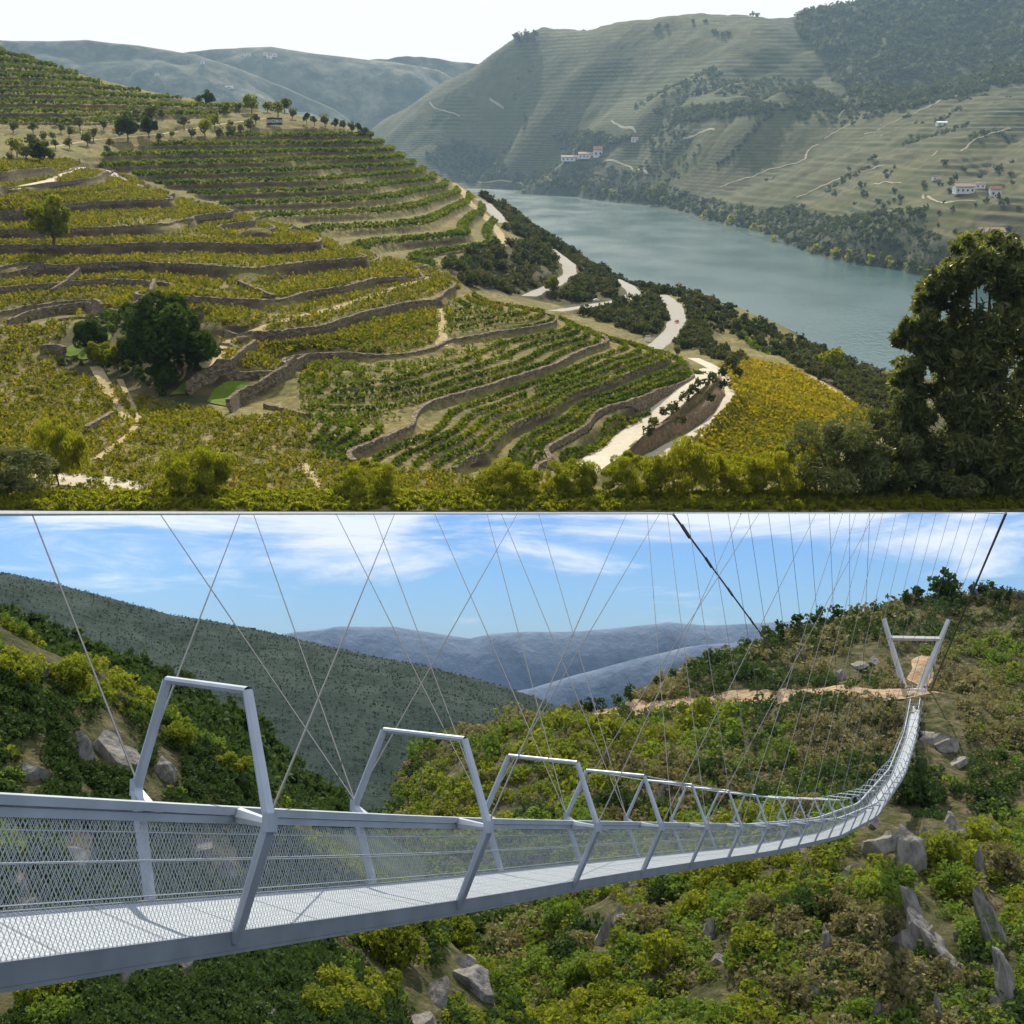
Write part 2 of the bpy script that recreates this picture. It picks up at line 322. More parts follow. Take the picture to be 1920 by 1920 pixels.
#@@A
YS = NEAR * np.exp(np.linspace(0.002, math.log(2000 / NEAR), 2600))
def at(px, py):                                                       # where the sight line of a photograph point meets the vineyard hill
    a, b = slope_u(px, py); z = hS(a * YS, YS) - b * YS; k = np.argmax(z > 0)
    if z[k] <= 0: k = int(np.argmax(z / YS))
    return np.array([a * YS[k], YS[k], float(hS(a * YS[k], YS[k]))])
def at_many(ps): return np.array([at(*p) for p in ps])
ROADS = [
 ('pale_road', [(1078,893),(1140,848),(1200,806),(1260,760),(1305,722),(1322,704),(1335,692)], 9.5, 'M_ROAD', 'pale concrete road below the lowest terrace wall'),
 ('pale_road', [(1300,672),(1335,688),(1366,712),(1374,742),(1350,782),(1310,812),(1262,838),(1215,862)], 6, 'M_ROAD', 'pale road curving round the cutting'),
 ('river_road', [(1225,655),(1255,628),(1272,600),(1264,572),(1240,554)], 10, 'M_TARMAC', 'pale main road below the bowl with a car on it'),
 ('river_road', [(1152,524),(1180,538),(1190,550),(1172,562),(1120,572),(1040,584)], 10, 'M_TARMAC', 'bend of the main road in the scrub'),
 ('river_road', [(990,556),(1040,535),(1068,515),(1066,496),(1030,468)], 11, 'M_TARMAC', 'upper hairpin of the main road'),
 ('river_road', [(938,418),(930,402),(912,384),(895,372)], 12, 'M_TARMAC', 'far stretch of the main road'),
 ('dirt_path', [(942,462),(938,440),(912,408),(880,380),(868,358),(850,335),(815,310)], 7, 'M_DIRT', 'pale path along the crest of the far terraces'),
 ('dirt_path', [(832,507),(800,521),(720,548),(620,580),(520,605),(470,622),(430,642),(405,690)], 4.6, 'M_DIRT', 'rutted track under the terrace wall'),
 ('dirt_path', [(828,580),(826,615),(828,650)], 4.5, 'M_DIRT', 'short steep path between terraces'),
 ('dirt_path', [(180,688),(205,735),(228,775),(238,788)], 3.6, 'M_DIRT', 'dirt path down the left slope'),
 ('dirt_path', [(225,712),(250,768),(262,790),(235,822),(180,862)], 1.8, 'M_DIRT', 'narrow wall-top path on the left'),
 ('dirt_path', [(20,355),(100,338),(150,315),(195,318),(235,340),(262,350)], 9, 'M_ROAD', 'pale turning place at the top of the left walls'),
 ('dirt_path', [(60,892),(130,900),(200,905),(250,918),(290,930)], 8, 'M_ROAD', 'pale stony road in the lower left corner'),
 ('dirt_path', [(1485,693),(1530,712),(1580,745),(1645,785)], 3.5, 'M_DIRT', 'dirt path beside the yellow field'),
 ('dirt_path', [(60,282),(180,262),(300,252),(420,232),(500,222)], 5, 'M_DIRT', 'dirt track through the olive grove'),
 ('dirt_path', [(140,222),(250,215),(330,212),(420,212)], 4, 'M_DIRT', 'dirt track under the top terraces'),
 ('dirt_path', [(570,870),(585,895),(610,925)], 2.5, 'M_DIRT', 'short bare path among the front vines'),
]
ROADG = []
cut_d = np.full(ZS.shape, 1e9); cut_z = np.zeros(ZS.shape); cut_w = np.ones(ZS.shape)
for nm_, ps_, w_r, m_r, lab_ in ROADS:                               # level the slope under each road
    G = at_many(ps_)
    for q in range(1, len(G)):                                        # keep a road from jumping over a hidden dip
        if np.linalg.norm(G[q, :2] - G[q - 1, :2]) > 260: G[q] = G[q - 1]
    G = resample(G, 1.6, 4); zc = G[:, 2].copy()
    for _ in range(25): zc[1:-1] = (zc[:-2] + 2 * zc[1:-1] + zc[2:]) / 4
    G[:, 2] = zc; ROADG.append(G)
    for x, y, z in G:
        r_ = w_r * .5 + 4; v0 = int((math.log(max(y - r_, NEAR)) - VA0) / (VA1 - VA0) * (NN - 1)); v1 = int((math.log(y + r_) - VA0) / (VA1 - VA0) * (NN - 1)) + 2
        u0 = int(((x - r_) / y - .01 - UA0) / (UA1 - UA0) * (NM - 1)); u1 = int(((x + r_) / y + .01 - UA0) / (UA1 - UA0) * (NM - 1)) + 2; u0, v0 = max(u0, 0), max(v0, 0)
        sl_ = (slice(v0, v1), slice(u0, u1)); d = np.hypot(fX[sl_] - x, fY[sl_] - y); k = d < cut_d[sl_]; cut_d[sl_] = np.where(k, d, cut_d[sl_]); cut_z[sl_] = np.where(k, z, cut_z[sl_]); cut_w[sl_] = np.where(k, w_r, cut_w[sl_])
cw = 1 - sstep(cut_w * .5 + .6, cut_w * .5 + 3.6, cut_d); ZS = ZS * (1 - cw) + cut_z * cw
V = np.stack([fX, fY, ZS], -1)
sk1 = V[0].copy(); sk1[:, 2] -= .25; sk2 = sk1.copy(); sk2[:, 1] += 25; sk2[:, 2] -= 6
V = np.concatenate([sk2[None], sk1[None], V], 0)
m_soil, (nt, N, L, b, mx, tcn) = ground_mat('dry_soil', [(.3, (.085, .07, .02)), (.5, (.165, .135, .042)), (.7, (.31, .25, .105))], .35, bump=.6, mix=.6, c2=(.08, .085, .017))
for att, c_lo, c_hi in (('scrub', (.03, .035, .012), (.11, .085, .035)), ('bank', (.05, .034, .02), (.115, .08, .045))):
    an = nd(N, 'ShaderNodeAttribute', attribute_name=att); nn_ = nd(N, 'ShaderNodeTexNoise', inp={'Scale': .12, 'Detail': 6}); L.new(tcn.outputs['Object'], nn_.inputs['Vector'])
    rr_ = ramp(N, [(.35, c_lo), (.68, c_hi)]); L.new(nn_.outputs['Fac'], rr_.inputs[0]); m2_ = nd(N, 'ShaderNodeMixRGB'); L.new(an.outputs['Fac'], m2_.inputs[0]); L.new(mx.outputs[0], m2_.inputs[1]); L.new(rr_.outputs[0], m2_.inputs[2]); mx = m2_
L.new(mx.outputs[0], b.inputs['Base Color'])
SCR = [[(835,505),(890,475),(960,458),(1030,450),(880,340),(960,380),(1130,490),(1330,600),(1330,660),(1190,625),(1040,570),(950,552),(880,540)], [(1480,670),(1600,660),(1960,740),(1960,860),(1700,830),(1580,735),(1500,695)], [(105,690),(95,650),(150,600),(250,590),(340,585),(400,610),(420,680),(450,720),(400,760),(320,760)]]
fpx, fpy = proj_u(fX, fY, ZS); scm = np.any([inpoly(fpx, fpy, p_) for p_ in SCR], axis=0) | ((fY > 700) & (ZA < -128))
gz = np.abs(np.gradient(ZS, axis=0)) / np.maximum(np.gradient(fY, axis=0), .01)
bank = sstep(.45, .9, gz) * (fY > 300); V3 = lambda a_: np.r_[np.zeros((2, NM)), a_].ravel()
gA = link('vineyard_hill', new_mesh('vineyard_hill', V.reshape(-1, 3), grid_faces(NN + 2, NM), [m_soil], True, {'scrub': ('POINT', V3(blur(scm, 4))), 'bank': ('POINT', V3(bank))}), kind='structure', label='terraced hillside of dry ochre soil above the river')
gA.matrix_world = RU

# opposite bank
PB = []
for p in [(905,348),(1000,358),(1100,368),(1230,385),(1270,400),(1400,440),(1500,472),(1600,495),(1730,517),(1900,545),(2080,570)]:
    PB.append(uz(*p, -300)); q = uz(*p, -300); PB.append((q[0] * .93, q[1] * .93, -345)); PB.append((q[0] * .85, q[1] * .85, -390))
for p in [(1130,292,-105),(1060,300,-130),(1860,362,-135),(1800,352,-120),(1500,285,-70),(1400,400,-255),(1600,440,-262),(1750,465,-255),(1880,445,-218),(1400,330,-150),(1300,330,-170),(1200,330,-190)]:
    PB.append(uz(*p))
for p in [(715,246,8400),(800,190,8400),(900,120,8400),(975,72,8400),(1090,65,8200),(1250,46,8000),(1380,28,7900),(1500,14,7800),(1600,2,7800),(1900,-60,7800),(2100,-80,7700),
          (830,305,7750),(900,310,7700),(1000,325,6950),(800,285,7800),(760,262,8100),(860,240,7950),(1000,230,7500),(1000,150,7900),(1100,240,7000),(1200,130,7300),(1200,215,6500),(1450,110,7000),(1400,165,6400),(1480,178,6000),(1560,190,6200),(1700,100,6900),(1900,100,6500),(1700,180,5600),
          (1910,168,4900),(1700,235,4800),(1550,260,5000),(1850,250,4200),(1600,330,4000),(1750,300,3750),(1900,320,3250),(1300,240,5700),(2100,250,4000),(1330,213,5800),(1400,225,5500),(1230,240,6100)]:
    PB.append(ud(*p))
for px, d, z in [(715,9300,-100),(900,9300,150),(1100,9200,250),(1400,9000,350),(1900,9000,600),(650,8400,-250),(640,7800,-420),(700,7300,-420),(760,7500,-330)]: PB.append((slope_u(px, 250)[0] * d, d, z))
fB = tps(PB)
b0, b1, c0, c1 = -.155, .52, math.log(2150), math.log(9300)
gu, gv = np.meshgrid(np.linspace(b0, b1, 160), np.linspace(c0, c1, 200)); CB = np.maximum(fB(gu, gv), -.15 * np.exp(gv)); CB = np.maximum(CB, -430)
BN, BM = 640, 520
ZB = upsample(CB, BN, BM); bu, bv = np.meshgrid(np.linspace(b0, b1, BM), np.linspace(c0, c1, BN)); bY = np.exp(bv); bX = bu * bY
land = sstep(-300, -270, ZB)
ZB = ZB + land * ((fbm(bX, bY, 800, 4) - .5) * 190 + (np.abs(fbm((bX * .87 - bY * .5) + 900, (bX * .5 + bY * .87) * .35, 620, 3) - .5) - .12) * 420 * sstep(-270, 0, ZB) * (1 - .75 * sstep(6600, 7800, bY)) + (fbm(bX, bY, 90, 3) - .5) * 16)
bpx, bpyy = proj_u(bX, bY, ZB)
FOREST = [(1440,10),(1455,48),(1530,85),(1545,120),(1580,170),(1640,218),(1760,190),(1930,152),(2200,100),(2200,-200),(1500,-50)]
SCRUBB = [(1000,322),(1060,305),(1130,306),(1200,330),(1260,350),(1300,370),(1420,395),(1500,388),(1560,410),(1640,400),(1740,390),(1720,430),(1850,470),(2100,480),(2100,600),(900,370)]
CLIFF = [(800,290),(850,262),(900,275),(940,300),(960,335),(880,345),(800,300)]
WOOD2 = [(1430,165),(1500,150),(1600,200),(1560,208),(1480,190)]; WOOD3 = [(1035,250),(1130,250),(1185,260),(1130,284),(1060,290)]; WOOD4 = [(1240,208),(1400,192),(1525,203),(1400,216),(1250,236)]
WOODS = [FOREST, SCRUBB, CLIFF, WOOD2, WOOD3, WOOD4]
fw = np.any([inpoly(bpx, bpyy, w) for w in WOODS], axis=0).astype(float)
fw = blur(fw > .5, 4)
xs = np.arange(-290, 700, 17.0)
sA, sB = stair(xs, [9.5] * len(xs), 4.0); stB = np.interp(ZB, sA, sB)
ZB2 = np.where(ZB > -285, ZB + (stB - ZB) * (1 - fw) * sstep(-285, -255, ZB), ZB)
m_opp, (nt, N, L, b, mx, tcn) = ground_mat('far_vineyards', [(.3, (.05, .05, .018)), (.5, (.088, .082, .028)), (.72, (.15, .128, .055))], .02, bump=.3, mix=.6, c2=(.065, .078, .018), scale2=.004, dist=20)
lv = nd(N, 'ShaderNodeAttribute', attribute_name='lev'); ra = nd(N, 'ShaderNodeAttribute', attribute_name='row')
nz = nd(N, 'ShaderNodeTexNoise', inp={'Scale': .012, 'Detail': 3}); L.new(tcn.outputs['Object'], nz.inputs['Vector'])
nzz = nd(N, 'ShaderNodeMath', operation='MULTIPLY_ADD', inp={1: 9.0}); L.new(nz.outputs['Fac'], nzz.inputs[0]); L.new(lv.outputs['Fac'], nzz.inputs[2])
def stripe(per, lo, hi):
    q = nd(N, 'ShaderNodeMath', operation='DIVIDE', inp={1: per}); L.new(nzz.outputs[0], q.inputs[0]); f = nd(N, 'ShaderNodeMath', operation='FRACT'); L.new(q.outputs[0], f.inputs[0])
    w = nd(N, 'ShaderNodeMath', operation='PINGPONG', inp={1: .5}); L.new(f.outputs[0], w.inputs[0]); r = nd(N, 'ShaderNodeMapRange', inp={1: lo, 2: hi, 3: 0, 4: 1}); L.new(w.outputs[0], r.inputs[0]); return r
vo = nd(N, 'ShaderNodeTexVoronoi', inp={'Scale': .0022}); L.new(tcn.outputs['Object'], vo.inputs['Vector']); sp = nd(N, 'ShaderNodeSeparateColor'); L.new(vo.outputs['Color'], sp.inputs[0])
s1 = stripe(23.0, .16, .3); s2 = stripe(13.0, .16, .32); mxs = nd(N, 'ShaderNodeMixRGB'); gt = nd(N, 'ShaderNodeMath', operation='GREATER_THAN', inp={1: .5}); L.new(sp.outputs[0], gt.inputs[0]); L.new(gt.outputs[0], mxs.inputs[0]); L.new(s1.outputs[0], mxs.inputs[1]); L.new(s2.outputs[0], mxs.inputs[2])
am = nd(N, 'ShaderNodeMath', operation='MULTIPLY'); L.new(mxs.outputs[0], am.inputs[0]); L.new(ra.outputs['Fac'], am.inputs[1])
plot = ramp(N, [(0, (.016, .028, .006)), (.4, (.034, .045, .008)), (.7, (.06, .066, .010)), (1, (.024, .021, .008))]); L.new(sp.outputs[1], plot.inputs[0])
mxr = nd(N, 'ShaderNodeMixRGB'); L.new(am.outputs[0], mxr.inputs[0]); L.new(mx.outputs[0], mxr.inputs[1]); L.new(plot.outputs[0], mxr.inputs[2])
at2 = nd(N, 'ShaderNodeAttribute', attribute_name='wood'); n3 = nd(N, 'ShaderNodeTexNoise', inp={'Scale': .03, 'Detail': 6}); L.new(tcn.outputs['Object'], n3.inputs['Vector'])
rw = ramp(N, [(.35, (.02, .028, .010)), (.55, (.045, .052, .02)), (.72, (.12, .095, .05))]); L.new(n3.outputs['Fac'], rw.inputs[0])
mxw = nd(N, 'ShaderNodeMixRGB'); L.new(at2.outputs['Fac'], mxw.inputs[0]); L.new(mxr.outputs[0], mxw.inputs[1]); L.new(rw.outputs[0], mxw.inputs[2]); L.new(mxw.outputs[0], b.inputs['Base Color'])
row = (1 - fw) * (.55 + .45 * sstep(.38, .5, fbm(bX, bY, 420, 2)))
gB = link('far_hillside', new_mesh('far_hillside', np.stack([bX, bY, ZB2], -1).reshape(-1, 3), grid_faces(BN, BM), [m_opp], True, {'row': ('POINT', row), 'wood': ('POINT', fw), 'lev': ('POINT', ZB)}), kind='structure', label='terraced hillside across the river')
gB.matrix_world = RU

# blue hills far up the river
def ridge(name, prof, d0, d1, z0, nz, cols, sc, lab, frame='u', amp=1.0):
    px = [p[0] for p in prof]; u = np.linspace((px[0] - 960) / F, (px[-1] - 960) / F, 260); n = 90
    sl = slope_u if frame == 'u' else slope_l
    tz = np.interp(u, [(p[0] - 960) / F for p in prof], [sl(*p)[1] * d1 for p in prof])
    t = np.linspace(0, 1.35, n)[:, None]; Y = (d0 + (d1 - d0) * t) * np.ones((1, 260)); X = u[None] * Y
    prof_t = np.where(t <= 1, np.sin(np.clip(t, 0, 1) * math.pi / 2) ** 1.2, 1 - (t - 1) * 1.2)
    Z = z0 + (tz[None] - z0) * prof_t
    k = np.clip(1 - np.abs(t - 1) / .12, 0, 1); Z = Z + (fbm(X, Y, nz, 5) - .5) * nz * .42 * amp * (1 - .85 * k) * np.clip(t * 4, 0, 1)
    m, _ = ground_mat(name, cols, sc, bump=.6, mix=.5, c2=cols[1][1], dist=1 / sc * .3)
    o = link(name, new_mesh(name, np.stack([X, Y, Z], -1).reshape(-1, 3), grid_faces(n, 260), [m], True), kind='structure', label=lab)
    if frame == 'u': o.matrix_world = RU
    def h(x, y):
        x = np.asarray(x, float); y = np.asarray(y, float); ii = np.clip((y - d0) / (d1 - d0) / 1.35, 0, 1) * (n - 1); jj = np.clip((x / y - u[0]) / (u[-1] - u[0]), 0, 1) * 259
        return Z[np.round(ii).astype(int), np.round(jj).astype(int)]
    return h
HC = [(.38, (.03, .045, .03)), (.5, (.08, .085, .05)), (.64, (.2, .18, .11))]
hC1 = ridge('distant_hills', [(-250,60),(10,69),(80,72),(160,72),(210,70),(300,81),(400,100),(470,125),(560,160),(640,200),(720,260)], 8700, 9800, -260, 1500, HC, .01, 'hazy blue hills up the river')
hC2 = ridge('distant_hills', [(100,120),(300,105),(390,92),(460,89),(535,86),(600,98),(680,108),(760,116),(830,128),(900,170),(1000,200)], 9900, 10800, -250, 1500, HC, .006, 'paler hazy hills behind them')
ridge('distant_hills', [(700,140),(780,122),(830,116),(880,116),(930,118),(1100,130)], 10900, 11400, -200, 1200, HC, .006, 'faintest far hill in the gap')

# river
m_w, nt, N, L, b = mat('river_water')
b.inputs['Base Color'].default_value = (.045, .10, .10, 1); b.inputs['Roughness'].default_value = .12; b.inputs['IOR'].default_value = 1.33
tcn = nd(N, 'ShaderNodeTexCoord'); mpp = nd(N, 'ShaderNodeMapping'); mpp.inputs['Scale'].default_value = (1, .55, 1); L.new(tcn.outputs['Object'], mpp.inputs[0])
n1 = nd(N, 'ShaderNodeTexNoise', inp={'Scale': .09, 'Detail': 4, 'Roughness': .6}); L.new(mpp.outputs[0], n1.inputs['Vector'])
n2 = nd(N, 'ShaderNodeTexNoise', inp={'Scale': .006, 'Detail': 3}); L.new(mpp.outputs[0], n2.inputs['Vector'])
bp = nd(N, 'ShaderNodeBump', inp={'Strength': .35, 'Distance': 3.0}); L.new(n1.outputs['Fac'], bp.inputs['Height']); L.new(bp.outputs[0], b.inputs['Normal'])
mr = nd(N, 'ShaderNodeMapRange', inp={1: .35, 2: .65, 3: .17, 4: .24}); L.new(n2.outputs['Fac'], mr.inputs[0]); L.new(mr.outputs[0], b.inputs['Roughness'])
rv = np.array([[-500, 1200, -300], [2600, 1200, -300], [3200, 7600, -300], [-1400, 7600, -300]])
river = link('river', new_mesh('river', rv, [[0, 1, 2, 3]], [m_w]), kind='structure', label='blue-green river in the valley'); river.matrix_world = RU

# ================================================================== THE GORGE
def surf(name, P, u0, u1, d0, d1, n, m, mats, noise=((30, 4), (6, 1.2)), lab=None, cn=90, cm=90):
    f = tps(P); a, c = np.meshgrid(np.linspace(u0, u1, cm), np.linspace(math.log(d0), math.log(d1), cn)); C = f(a, c)
    Z = upsample(C, n, m); a, c = np.meshgrid(np.linspace(u0, u1, m), np.linspace(math.log(d0), math.log(d1), n)); Y = np.exp(c); X = a * Y
    for sc, am in noise: Z = Z + (fbm(X, Y, sc, 4) - .5) * am
    o = link(name, new_mesh(name, np.stack([X, Y, Z], -1).reshape(-1, 3), grid_faces(n, m), mats, True), kind='structure', label=lab)
    def h(x, y):
        x = np.asarray(x, float); y = np.asarray(y, float); uu = np.clip((x / y - u0) / (u1 - u0), 0, 1) * (m - 1); vv = np.clip((np.log(y) - math.log(d0)) / (math.log(d1) - math.log(d0)), 0, 1) * (n - 1)
        i = np.minimum(vv.astype(int), n - 2); j = np.minimum(uu.astype(int), m - 2); p = vv - i; q = uu - j
        return Z[i, j] * (1 - p) * (1 - q) + Z[i + 1, j] * p * (1 - q) + Z[i, j + 1] * (1 - p) * q + Z[i + 1, j + 1] * p * q
    return o, h
m_scrub, _ = ground_mat('gorge_ground', [(.3, (.025, .035, .012)), (.45, (.07, .075, .025)), (.6, (.15, .125, .07)), (.75, (.26, .225, .17))], .9, bump=1, mix=.5, c2=(.05, .06, .02), dist=1)
PL1 = [ld(*p) for p in [(1060,1345,180),(1150,1310,185),(1300,1260,190),(1420,1210,195),(1500,1170,198),(1600,1140,200),(1700,1120,200),(1760,1112,200),(1910,1120,200),(2100,1130,200),(950,1372,172),(860,1388,166),(780,1412,160),(720,1470,155),(680,1560,150),
   (1150,1330,168),(1300,1315,166),(1500,1300,164),(1650,1302,161),(1710,1302,160),(1800,1305,164),(1910,1320,165),(2100,1330,165),
   (1100,1420,150),(1300,1430,146),(1500,1420,144),(1700,1430,138),(1900,1430,138),(2100,1430,140),(900,1500,140),(800,1600,130),(1000,1600,122),(1200,1600,116),(1400,1600,112),(1600,1600,106),(1750,1600,104),(1900,1600,106),(2100,1600,108),
   (900,1750,104),(1100,1750,94),(1300,1750,90),(1500,1750,85),(1700,1750,82),(1900,1750,84),(2100,1750,86),(900,1910,84),(1200,1910,76),(1500,1910,70),(1700,1910,68),(1900,1910,70),(2100,1910,72),(900,2050,72),(1500,2050,60),(2100,2050,62),(700,1900,95),(600,1700,125),(1600,1200,188),(1800,1200,188)]]
PL1 += [(x * 1.2, y * 1.2, z - 15) for (x, y, z) in PL1[:14]]
oL1, hL1 = surf('gorge_hillside', PL1, -.16, .5, 55, 235, 420, 420, [m_scrub], ((26, 7), (7, 3.0), (2, .9)), 'sunlit scrubby hillside below the bridge')
PL2 = [ld(*p) for p in [(-150,1130,62),(10,1215,60),(120,1275,60),(300,1362,60),(430,1440,60),(520,1525,60),(640,1630,60),(740,1695,60),(830,1750,60),(950,1900,58),(1010,1960,58),
   (-150,1300,48),(10,1350,48),(200,1400,50),(350,1480,52),(10,1550,42),(200,1600,43),(400,1650,46),(600,1720,50),(10,1750,36),(300,1780,38),(600,1830,42),(800,1880,48),(10,1910,30),(300,1910,32),(600,1930,35),(-150,1750,34),(-150,1910,30),(0,2050,26),(500,2050,29),(900,2050,42)]]
PL2 += [(x * 1.15, y * 1.15, z - 14) for (x, y, z) in PL2[:11]] + [(x * 1.3, y * 1.3, z - 40) for (x, y, z) in PL2[:11]]
oL2, hL2 = surf('near_hillside', PL2, -.5, .06, 26, 80, 260, 340, [m_scrub], ((12, 1.3), (3, .7), (1, .3)), 'shaded rocky hillside left of the bridge')
LC = [(.35, (.02, .035, .018)), (.5, (.045, .065, .03)), (.7, (.09, .10, .055))]
hL3 = ridge('wooded_spur', [(-250,1060),(10,1160),(100,1192),(200,1228),(300,1275),(400,1325),(480,1372),(560,1430),(640,1495),(720,1560),(800,1615)], 62, 112, -24, 18, LC, .35, 'dark wooded spur behind the rocky near hillside', 'l', .5)
hL4 = ridge('wooded_mountain', [(-250,1050),(10,1076),(100,1090),(250,1128),(330,1150),(400,1160),(500,1180),(600,1205),(700,1228),(800,1245),(900,1270),(1000,1300),(1070,1330),(1200,1400)], 120, 196, -38, 45, [(.35, (.016, .030, .026)), (.5, (.026, .044, .040)), (.7, (.046, .066, .056))], .18, 'large dark wooded mountain across the gorge', 'l', .6)
HL_HAZE = [(.35, (.09, .14, .22)), (.5, (.15, .205, .31)), (.7, (.22, .275, .38))]  # blue of distant haze painted into the surface colour of both far ridges
ridge('middle_ridge', [(500,1330),(900,1310),(1000,1290),(1080,1265),(1200,1232),(1290,1212),(1400,1200),(1550,1195),(1700,1200)], 8700, 9500, -1600, 900, HL_HAZE, .006, 'blue-green middle ridge beyond the gorge', 'l', .4)
ridge('blue_mountains', [(200,1240),(450,1205),(540,1190),(640,1176),(740,1173),(800,1183),(880,1196),(920,1188),(1000,1184),(1080,1184),(1180,1176),(1250,1167),(1330,1172),(1480,1164),(1600,1170),(1900,1180)], 9800, 10800, -1600, 900, HL_HAZE, .005, 'purple-blue mountains on the horizon', 'l', .4)

# haze
hz = np.array([[x, y, z] for z in (-1750, 5500) for (x, y) in ((-7000, -60), (7000, -60), (7000, 12500), (-7000, 12500))])
m_h = bpy.data.materials.new('haze'); m_h.use_nodes = True; N = m_h.node_tree.nodes; L = m_h.node_tree.links; N.remove(N['Principled BSDF'])
pv = N.new('ShaderNodeVolumePrincipled'); pv.inputs['Color'].default_value = (.5, .75, 1, 1); pv.inputs['Density'].default_value = 2.5e-5; pv.inputs['Anisotropy'].default_value = .3
L.new(pv.outputs[0], N['Material Output'].inputs['Volume'])
link('haze', new_mesh('haze', hz, [[3, 2, 1, 0], [4, 5, 6, 7], [0, 1, 5, 4], [1, 2, 6, 5], [2, 3, 7, 6], [3, 0, 4, 7]], [m_h]), kind='stuff', label='pale blue haze in the air')

# ================================================================== BUILDING BLOCKS FOR PLANTS, WALLS AND ROADS
def quads(P, size, aspect=1.6, up=0.0, r=rng, nrm=None):              # leaf-shaped quads at P, random turn; up pulls the long axis upward
    n = len(P); d = r.normal(size=(n, 3)); d[:, 2] += up; d /= np.linalg.norm(d, axis=1)[:, None]
    q = r.normal(size=(n, 3)) if nrm is None else nrm + r.normal(size=(n, 3)) * .6
    a = np.cross(d, q); a /= np.linalg.norm(a, axis=1)[:, None] + 1e-9
    s = (size * r.uniform(.65, 1.35, n))[:, None]; d = d * s * .5 * aspect ** .5; a = a * s * .5 / aspect ** .5
    V = np.stack([P - d, P + a * .95 - d * .1, P + d, P - a * .95 - d * .1], 1).reshape(-1, 3)
    return V, np.arange(4 * n).reshape(n, 4)
def blobs(nb, rx, rz, cz, br, r):                                     # clump centres of a crown
    c = r.normal(size=(nb, 3)); c /= np.linalg.norm(c, axis=1)[:, None]; c *= r.uniform(.25, 1, nb)[:, None] ** .6
    C = np.stack([c[:, 0] * rx, c[:, 1] * rx, cz + c[:, 2] * rz], 1); return C, r.uniform(.6, 1.15, nb) * br
def crown(nb, n, rx, rz, cz, br, leaf, aspect=1.6, up=0, seed=1, floor=None):
    r = np.random.default_rng(seed); C, B = blobs(nb, rx, rz, cz, br, r); k = r.integers(0, nb, n)
    d = r.normal(size=(n, 3)); d /= np.linalg.norm(d, axis=1)[:, None]; P = C[k] + d * (B[k] * r.uniform(.55, 1.05, n) ** .5)[:, None]
    if floor is not None: P = P[P[:, 2] > floor]; k = k[:len(P)]
    V, Fc = quads(P, leaf, aspect, up, r); t = np.clip(.5 + (r.random(nb)[k] - .5) * .7 + r.normal(size=len(P)) * .14, 0, 1); return V, Fc, t
def tube(P, rad, sides=6):
    P = np.asarray(P, float); n = len(P); rad = np.broadcast_to(rad, n); t = np.gradient(P, axis=0); t /= np.linalg.norm(t, axis=1)[:, None] + 1e-9
    h = np.where(np.abs(t[:, 2:3]) > .9, [[1., 0, 0]], [[0, 0, 1.]]); a = np.cross(t, h); a /= np.linalg.norm(a, axis=1)[:, None]; b = np.cross(t, a)
    g = np.linspace(0, 2 * math.pi, sides, endpoint=False)
    V = P[:, None] + (a[:, None] * np.cos(g)[None, :, None] + b[:, None] * np.sin(g)[None, :, None]) * rad[:, None, None]
    F_ = []
    for i in range(n - 1):
        for j in range(sides): F_.append([i * sides + j, i * sides + (j + 1) % sides, (i + 1) * sides + (j + 1) % sides, (i + 1) * sides + j])
    V = V.reshape(-1, 3); e = len(V); V = np.r_[V, P[:1], P[-1:]]
    for j in range(sides):
        F_.append([e, (j + 1) % sides, j, e]); F_.append([e + 1, (n - 1) * sides + j, (n - 1) * sides + (j + 1) % sides, e + 1])
    return V, [f for f in F_ if len(set(f)) == 4]
def join(parts):
    Vs, Fs, o = [], [], 0
    for v, f in parts: Vs.append(np.asarray(v)); Fs.append(np.asarray(f) + o); o += len(v)
    return np.concatenate(Vs), np.concatenate(Fs)
def box(c, s, rz=0):
    x, y, z = [k / 2 for k in s]; V = np.array([[a, b, d] for d in (-z, z) for (a, b) in ((-x, -y), (x, -y), (x, y), (-x, y))]); ca, sa = math.cos(rz), math.sin(rz)
    V = np.stack([V[:, 0] * ca - V[:, 1] * sa, V[:, 0] * sa + V[:, 1] * ca, V[:, 2]], 1) + np.asarray(c, float)
    return V, [[3, 2, 1, 0], [4, 5, 6, 7], [0, 1, 5, 4], [1, 2, 6, 5], [2, 3, 7, 6], [3, 0, 4, 7]]
def merged(protos, pts, sc, r, tv=.35):                               # many small plants of a mass as one mesh
    Vs, Fs, Ts, o = [], [], [], 0; pk = r.integers(0, len(protos), len(pts))
    for k, (v, f, t) in enumerate(protos):
        idx = np.where(pk == k)[0]
        if not len(idx): continue
        a = r.uniform(0, 6.28, len(idx)); ca, sa = np.cos(a), np.sin(a); s = sc[idx]
        X = (v[None, :, 0] * ca[:, None] - v[None, :, 1] * sa[:, None]) * s[:, None] + pts[idx, 0:1]
        Y = (v[None, :, 0] * sa[:, None] + v[None, :, 1] * ca[:, None]) * s[:, None] + pts[idx, 1:2]
        Z = v[None, :, 2] * s[:, None] + pts[idx, 2:3]
        Vs.append(np.stack([X, Y, Z], -1).reshape(-1, 3)); m = len(v)
        Fs.append((f[None] + (np.arange(len(idx)) * m)[:, None, None]).reshape(-1, 4) + o); o += m * len(idx)
        Ts.append(np.clip(t[None] * (1 - tv) + r.random(len(idx))[:, None] * tv, 0, 1).ravel())
    return np.concatenate(Vs), np.concatenate(Fs), np.concatenate(Ts)
def mu(loc, rz=0, s=1): return RU @ Matrix.Translation(Vector(loc)) @ Matrix.Rotation(rz, 4, 'Z') @ Matrix.Scale(s, 4)
